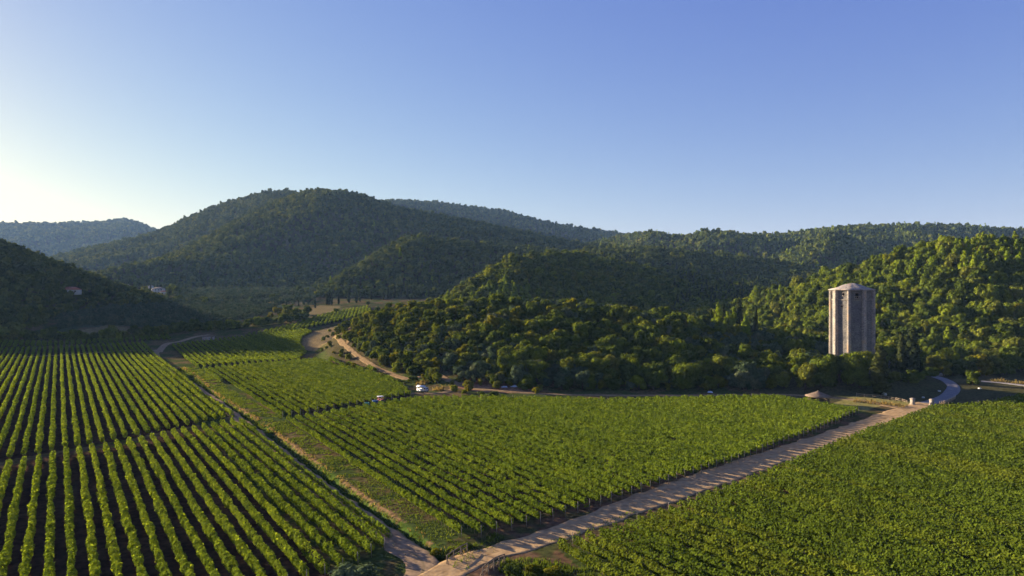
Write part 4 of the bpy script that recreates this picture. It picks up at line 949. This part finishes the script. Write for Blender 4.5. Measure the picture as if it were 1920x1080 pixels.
MB().box((-.68,0,2.47), (1.75,1.5,.12), bev=.05).obj('cab_roof', M['white'], v); MB().bar((1.1,.25,1.4),(1.1,.25,2.1),.08,n=8).obj('exhaust', M['steel'], v)
x, y = flat(688, 761); cr = empty('crate', (x, y, float(H(x, y))), .5); tag(cr, 'teal plastic harvest crate standing beside the blue tractor', 'crate')
MB().box((0,0,.06), (1.1,1.1,.12)).box((0,-.52,.5), (1.1,.06,.76)).box((0,.52,.5), (1.1,.06,.76)).box((-.52,0,.5), (.06,.98,.76)).box((.52,0,.5), (.06,.98,.76)).obj('body', M['teal'], cr)
MB().box((0,-.56,.92),(1.2,.1,.1)).box((0,.56,.92),(1.2,.1,.1)).box((-.56,0,.92),(.1,1.02,.1)).box((.56,0,.92),(.1,1.02,.1)).obj('rim', M['teal'], cr)
# ---- dumped sheets and brushwood below the mound
def crumple(px, py, w_, d_, lab, seed):
    x, y = G(px, py, lo=150); n_ = 14; a_ = np.linspace(-.5,.5,n_); X_, Y_ = np.meshgrid(a_*w_, a_*d_); X_ = X_.ravel(); Y_ = Y_.ravel()
    Z_ = fbm(X_*1.6+seed, Y_*1.6, seed, 3)*1.5*(1-np.maximum(abs(X_)/w_, abs(Y_)/d_)*1.9)+.05+.15*vnoise(X_*4, Y_*4, seed); Z_ = np.maximum(Z_, .03)
    i_ = (np.arange(n_-1)[:,None]*n_+np.arange(n_-1)[None,:]).ravel()
    X_ += (vnoise(X_*2, Y_*2, seed+3)-.5)*.7; Y_ += (vnoise(X_*2, Y_*2, seed+4)-.5)*.7
    o = link('plastic_sheet', mesh('plastic_sheet', np.stack([X_,Y_,Z_],1), np.stack([i_,i_+1,i_+n_+1,i_+n_],1), M['tarp']), None, (x, y, float(base_h(x, y))+.05)); tag(o, lab, 'sheet')
crumple(966, 726, 3.4, 2.4, 'larger crumpled white plastic sheet dumped below the mound', 3); crumple(946, 727, 2.0, 1.6, 'smaller crumpled white sheet left of the larger one', 8); crumple(1331, 737, 1.4, 1.2, 'scrap of pale plastic in the shade under the mound edge', 12)
for px, py, w_, h_, lab, sd in ((905,719,5.5,2.0,'heap of reddish dry brushwood beside the mound path',1),(932,719,4.2,1.6,'rusty heap of dry branches left of the white sheets',2),(880,716,3.6,1.3,'low heap of pale dry twigs at the start of the bare bank',3),(995,728,4.0,1.8,'brown thicket of dead branches right of the white sheets',4)):
    x, y = G(px, py, lo=150); r = np.random.RandomState(sd); n_ = 900; t = r.rand(n_)*6.283; q = np.sqrt(r.rand(n_)); zz = r.rand(n_)**1.3*h_*(1-q**2*.9)
    P = np.stack([q*np.cos(t)*w_/2, q*np.sin(t)*w_*.3, zz], 1); V, Fc = cards(P, r.normal(size=(n_,3)), .5, .35, sd)
    o = link('brushwood_heap', mesh('brushwood_heap', V, Fc, M['brush']), None, (x, y, float(base_h(x, y)))); tag(o, lab, 'brushwood heap')

# ---- houses on the left
def house(px, py, w_, d_, h_, rz, lab, roof, rh, nm='house', storeys=1, lo=330):
    x, y = G(px, py, lo=lo); e = empty(nm, (x, y, float(base_h(x, y))), rz); tag(e, lab, 'house' if nm == 'house' else nm.replace('_', ' '))
    MB().box((0,0,h_/2-.8), (w_,d_,h_+1.6)).obj('wall', M['plaster' if roof != 'slab' else 'slab'], e)
    ov = .5; hw, hd = w_/2+ov, d_/2+ov
    if roof in ('tile', 'pale'):
        rg = w_/2-d_/2 if w_ > d_ else .2
        MB().add([(-hw,-hd,h_),(hw,-hd,h_),(hw,hd,h_),(-hw,hd,h_),(-rg,0,h_+rh),(rg,0,h_+rh)], [(0,1,5,4),(1,2,5),(2,3,4,5),(3,0,4),(3,2,1,0)]).obj('roof', M['tile' if roof == 'tile' else 'pale'], e)
    else: MB().box((0,0,h_+.15), (w_+.8,d_+.8,.3), bev=.06).obj('roof', M['shingle'], e)
    for s_ in range(storeys):
        zb = h_*(s_+.5)/storeys; n_ = max(1, int(w_/3.2)) if roof != 'slab' else 0
        for i in range(n_):
            xx = (i+.5)/n_*w_-w_/2
            wn = MB().box((xx,-d_/2-.03,zb), (1.1,.06,1.3)).obj('window', M['glass'], e); MB().box((xx,-d_/2-.06,zb-.72), (1.4,.16,.12)).obj('sill', M['grey'], wn)
    MB().box((w_*.36,-d_/2-.04,.95), (1.0,.08,2.0)).obj('door', M['wood'], e)
    return e
house(129, 549, 17, 7, 2.6, .12, 'long low house with a red tiled roof on the dark left hillside', 'tile', 2.4)
house(297, 550, 13, 8, 5.6, .1, 'white two-storey house with a sunlit pale roof under tall trees', 'pale', 1.6, storeys=2)
house(283, 545, 5, 6, 6.0, .1, 'narrow white gabled annex left of the two-storey house', 'pale', 1.8)
house(307, 553, 6, 5, 3.8, .1, 'low white wing with a red roof right of the two-storey house', 'tile', 1.2)
house(240, 541, 4.2, 5, 4.2, .3, 'small white chapel-like house alone on the left slope', 'pale', 1.4)
e = house(391, 637, 6.0, 4, 1.9, .15, 'low stone hut with a pale flat roof behind the back vineyard', 'slab', 0, 'stone_hut')
for (px, py, key, s_) in ((325,556,'oak',2.3),(333,557,'oak',1.9),(318,556,'oak',1.4),(270,548,'oak',1.5)):
    x, y = G(px, py, lo=330); tree(key, x, y, s_, rs.randint(9), 'big dark tree sheltering the white two-storey house', 'trees around the white house', lod='mid')
for (px, py, s_) in ((285,548,1.15),(290,548,1.25),(278,547,1.0),(266,546,.9)):
    x, y = G(px, py, lo=330); tree('cypress', x, y+6, s_, rs.randint(9), 'dark cypress rising behind the white two-storey house', 'cypresses behind the white house', lod='mid', trunk=False)

# ---- trees around the tower
def near_tree(key, px, py, s_, i, lab, zs=1.0, grp=None):
    x, y = G(px, py, lo=150); return tree(key, x, y, s_, i, lab, grp, lod='near', zs=zs)
near_tree('cypress', 1650, 739, 3.3, 0, 'broad dark cypress standing in front of the tower foot', .55)
near_tree('cypress', 1690, 700, 1.7, 1, 'slim dark cypress between the standing stone and the broadest one', 1.0)
near_tree('cypress', 1711, 701, 2.8, 2, 'broad black-green cypress right of the standing stone', .66)
near_tree('oak', 1598, 722, 2.0, 0, 'large dark oak covering the foot of the tower', 1.12); near_tree('oak', 1574, 716, 1.9, 1, 'dark oak at the left corner of the tower foot')
near_tree('oak', 1624, 712, 1.6, 2, 'dark oak between the tower and the broad cypress'); near_tree('oak', 1612, 727, 1.35, 3, 'lower dark oak in front of the large one at the tower foot')
near_tree('oak', 1540, 727, 1.7, 4, 'dark oak at the near end of the mound wood by the tower'); near_tree('olive', 1532, 716, 1.5, 1, 'silvery tree at the near end of the mound wood'); near_tree('oak', 1510, 734, 1.3, 2, 'low dark oak behind the kiosk roof')
for i, (px, py, s_) in enumerate(((1690,714,1.0),(1704,717,.95),(1720,716,1.0),(1735,712,1.05),(1676,714,.9),(1748,705,1.0),(1712,708,.9),(1665,722,.7))): near_tree('oak', px, py, s_, i, 'low dark bush below the black-green cypresses', .6, 'bushes below the cypresses')
for i, (px, py, s_, key) in enumerate(((1768,704,1.5,'yellow'),(1790,703,1.5,'oak'),(1812,704,1.3,'oak'),(1836,703,1.75,'yellow'),(1858,702,1.6,'oak'),(1880,702,1.7,'oak'),(1898,701,1.7,'oak'),(1750,700,1.3,'oak'),(1822,700,1.5,'oak'),(1846,700,1.5,'yellow'),(1778,698,1.6,'oak'))):
    near_tree(key, px, py, s_, i, ('yellow green broadleaf tree above the pale drive' if key == 'yellow' else 'dark tree of the clump above the pale drive'), 1.0, 'yellow green trees above the drive' if key == 'yellow' else 'dark clump above the drive')
near_tree('oak', 1824, 722, .85, 1, 'small dark lone tree in the grass between drive and lane')
# ---- shrubs along paths, and in the near corner
SH = [(700,702),(716,709),(640,664),(652,686),(664,690),(684,698),(745,716),(757,722),(770,716),(847,722),(858,716),(852,734),(870,738),(878,733),(620,652),(634,636),(645,630),(902,742),(925,744),(1005,738),(1012,735),(780,716),(812,712),(606,640),(614,634),(618,646),(624,630),(632,626),(638,620),(612,654),(604,660),(636,612),(643,616),(618,622),(626,664),(640,670),(652,674)]
for i, (px, py) in enumerate(SH):
    x, y = G(px, py, lo=150); key = ('oak','yellow','oak')[i % 3]; tree(key, x, y, .33+.22*rs.rand(), i, 'small loose shrub on the verge of the mound path', 'shrubs along the mound path', name='shrub', lod='mid', trunk=False, zs=.85)
x, y = flat(878, 731); tree('yellow', x, y, .75, 1, 'bright feathery young tree beside the mound path fork', None, lod='near')
for i, (x, y, s_, lab) in enumerate(((2.6,85.2,.50,'bright grassy shrub in the ditch right of the arched railing'),(.2,84.2,.44,'low green shrub against the foot of the arched railing'),(5.0,84.0,.48,'lone green shrub between the ditch and the ploughed strip'),(-6.2,92.8,.30,'small green shrub at the vineyard end of the straight railing'),(-10.2,90.6,.34,'leafy green weed bush in the ditch beside the straight railing'))):
    tree('yellow' if i % 2 == 0 else 'oak', x, y, s_, i, lab, None, lod='near', trunk=False, zs=.62, sink=.35)
e = tree('olive', -18.6, 79.5, 1.12, 1, 'silvery olive crown at the frame bottom among the near vines', None, lod='near', zs=.58)

# ---- grass along the ditch, banks and verges: uncounted blades
def blades(name, lab, mat, fields, seed):
    r = np.random.RandomState(seed); Vs = []
    for pts, half, dens, hgt, off in fields:
        c = smooth_line(pts, 1.0); t = np.gradient(c, axis=0); t /= np.linalg.norm(t, axis=1)[:, None]; nr = np.stack([t[:,1], -t[:,0]], 1)
        n_ = int(len(c)*2*half*dens); k = r.randint(0, len(c), n_); q = (r.rand(n_)*2-1)*half+off
        xy = c[k]+nr[k]*q[:, None]+t[k]*(r.rand(n_, 1)-.5); keep = (xy[:,1] > 60) & (fbm(xy[:,0]/2.5, xy[:,1]/2.5, seed, 3) > .42); xy = xy[keep]; n_ = len(xy)
        far = np.clip(xy[:,1]/110, .8, 3); z = H(xy[:,0], xy[:,1])-.03; h_ = hgt*(.4+r.rand(n_))*far**.4; wdt = .09*far*(.6+.8*r.rand(n_)); a_ = r.rand(n_)*6.283; l_ = r.normal(size=(n_,2))*.35*h_[:, None]
        ca = np.stack([np.cos(a_), np.sin(a_)], 1)*wdt[:, None]
        p0 = np.concatenate([xy-ca, z[:,None]], 1); p1 = np.concatenate([xy+ca, z[:,None]], 1); p2 = np.concatenate([xy+l_+ca*.3, (z+h_)[:,None]], 1); p3 = np.concatenate([xy+l_-ca*.3, (z+h_*.97)[:,None]], 1)
        Vs.append(np.stack([p0,p1,p2,p3], 1).reshape(-1,3))
    V = np.concatenate(Vs); o = link(name, mesh(name, V, np.arange(len(V)).reshape(-1,4), M[mat])); tag(o, lab, 'grass', kind='stuff')
cor_ = [(2,84.5),(6,82.5),(12,79)]
blades('grass', 'green grass and weeds in the ditch and on its banks', 'grassleaf', [(DITCH[:14], 2.2, 12, .42, 0), (DITCH[:14], 2.8, 14, .20, -5.6), (cor_, 3.4, 44, .55, 0), ([(-1,87.5),(4,86.5),(9,84)], 2.2, 30, .4, 0), ([(-9,91.5),(-5.5,94),(-2,97)], 1.3, 18, .4, 0), (L((1036,1020),(1107,992),(1190,960)), .7, 10, .3, 0)], 5)
blades('dry_grass', 'straw coloured dry grass on the bank beyond the ditch', 'drygrass', [(DITCH[:14], .7, 4, .35, -2.7), (L((1606,752),(1650,757),(1700,764)), 3.0, 5, .5, 0), (L((775,722),(800,719)), 2.0, 12, .7, 0), (L((818,733),(838,727)), 1.8, 14, .8, 0), (L((1862,716),(1920,722)), 3.0, 4, .7, -3)], 6)

# ------------------------------------------------------------------ the air
m, n, o = newmat('valley_air'); pv = n.nodes.new('ShaderNodeVolumePrincipled'); pv.inputs['Density'].default_value = HAZE
pv.inputs['Color'].default_value = (.36,.60,1.0,1); pv.inputs['Anisotropy'].default_value = 0.0; n.links.new(pv.outputs[0], o.inputs['Volume'])
top = float(max(gz.max()+25, CAMH+10)); xw = float(np.abs(gx).max()+200)
b = MB().box((0, 2500, (top-3)/2), (2*xw, 5900, top+3)).obj('haze', m); tag(b, 'thin blue evening air over the whole valley', 'haze', kind='stuff')
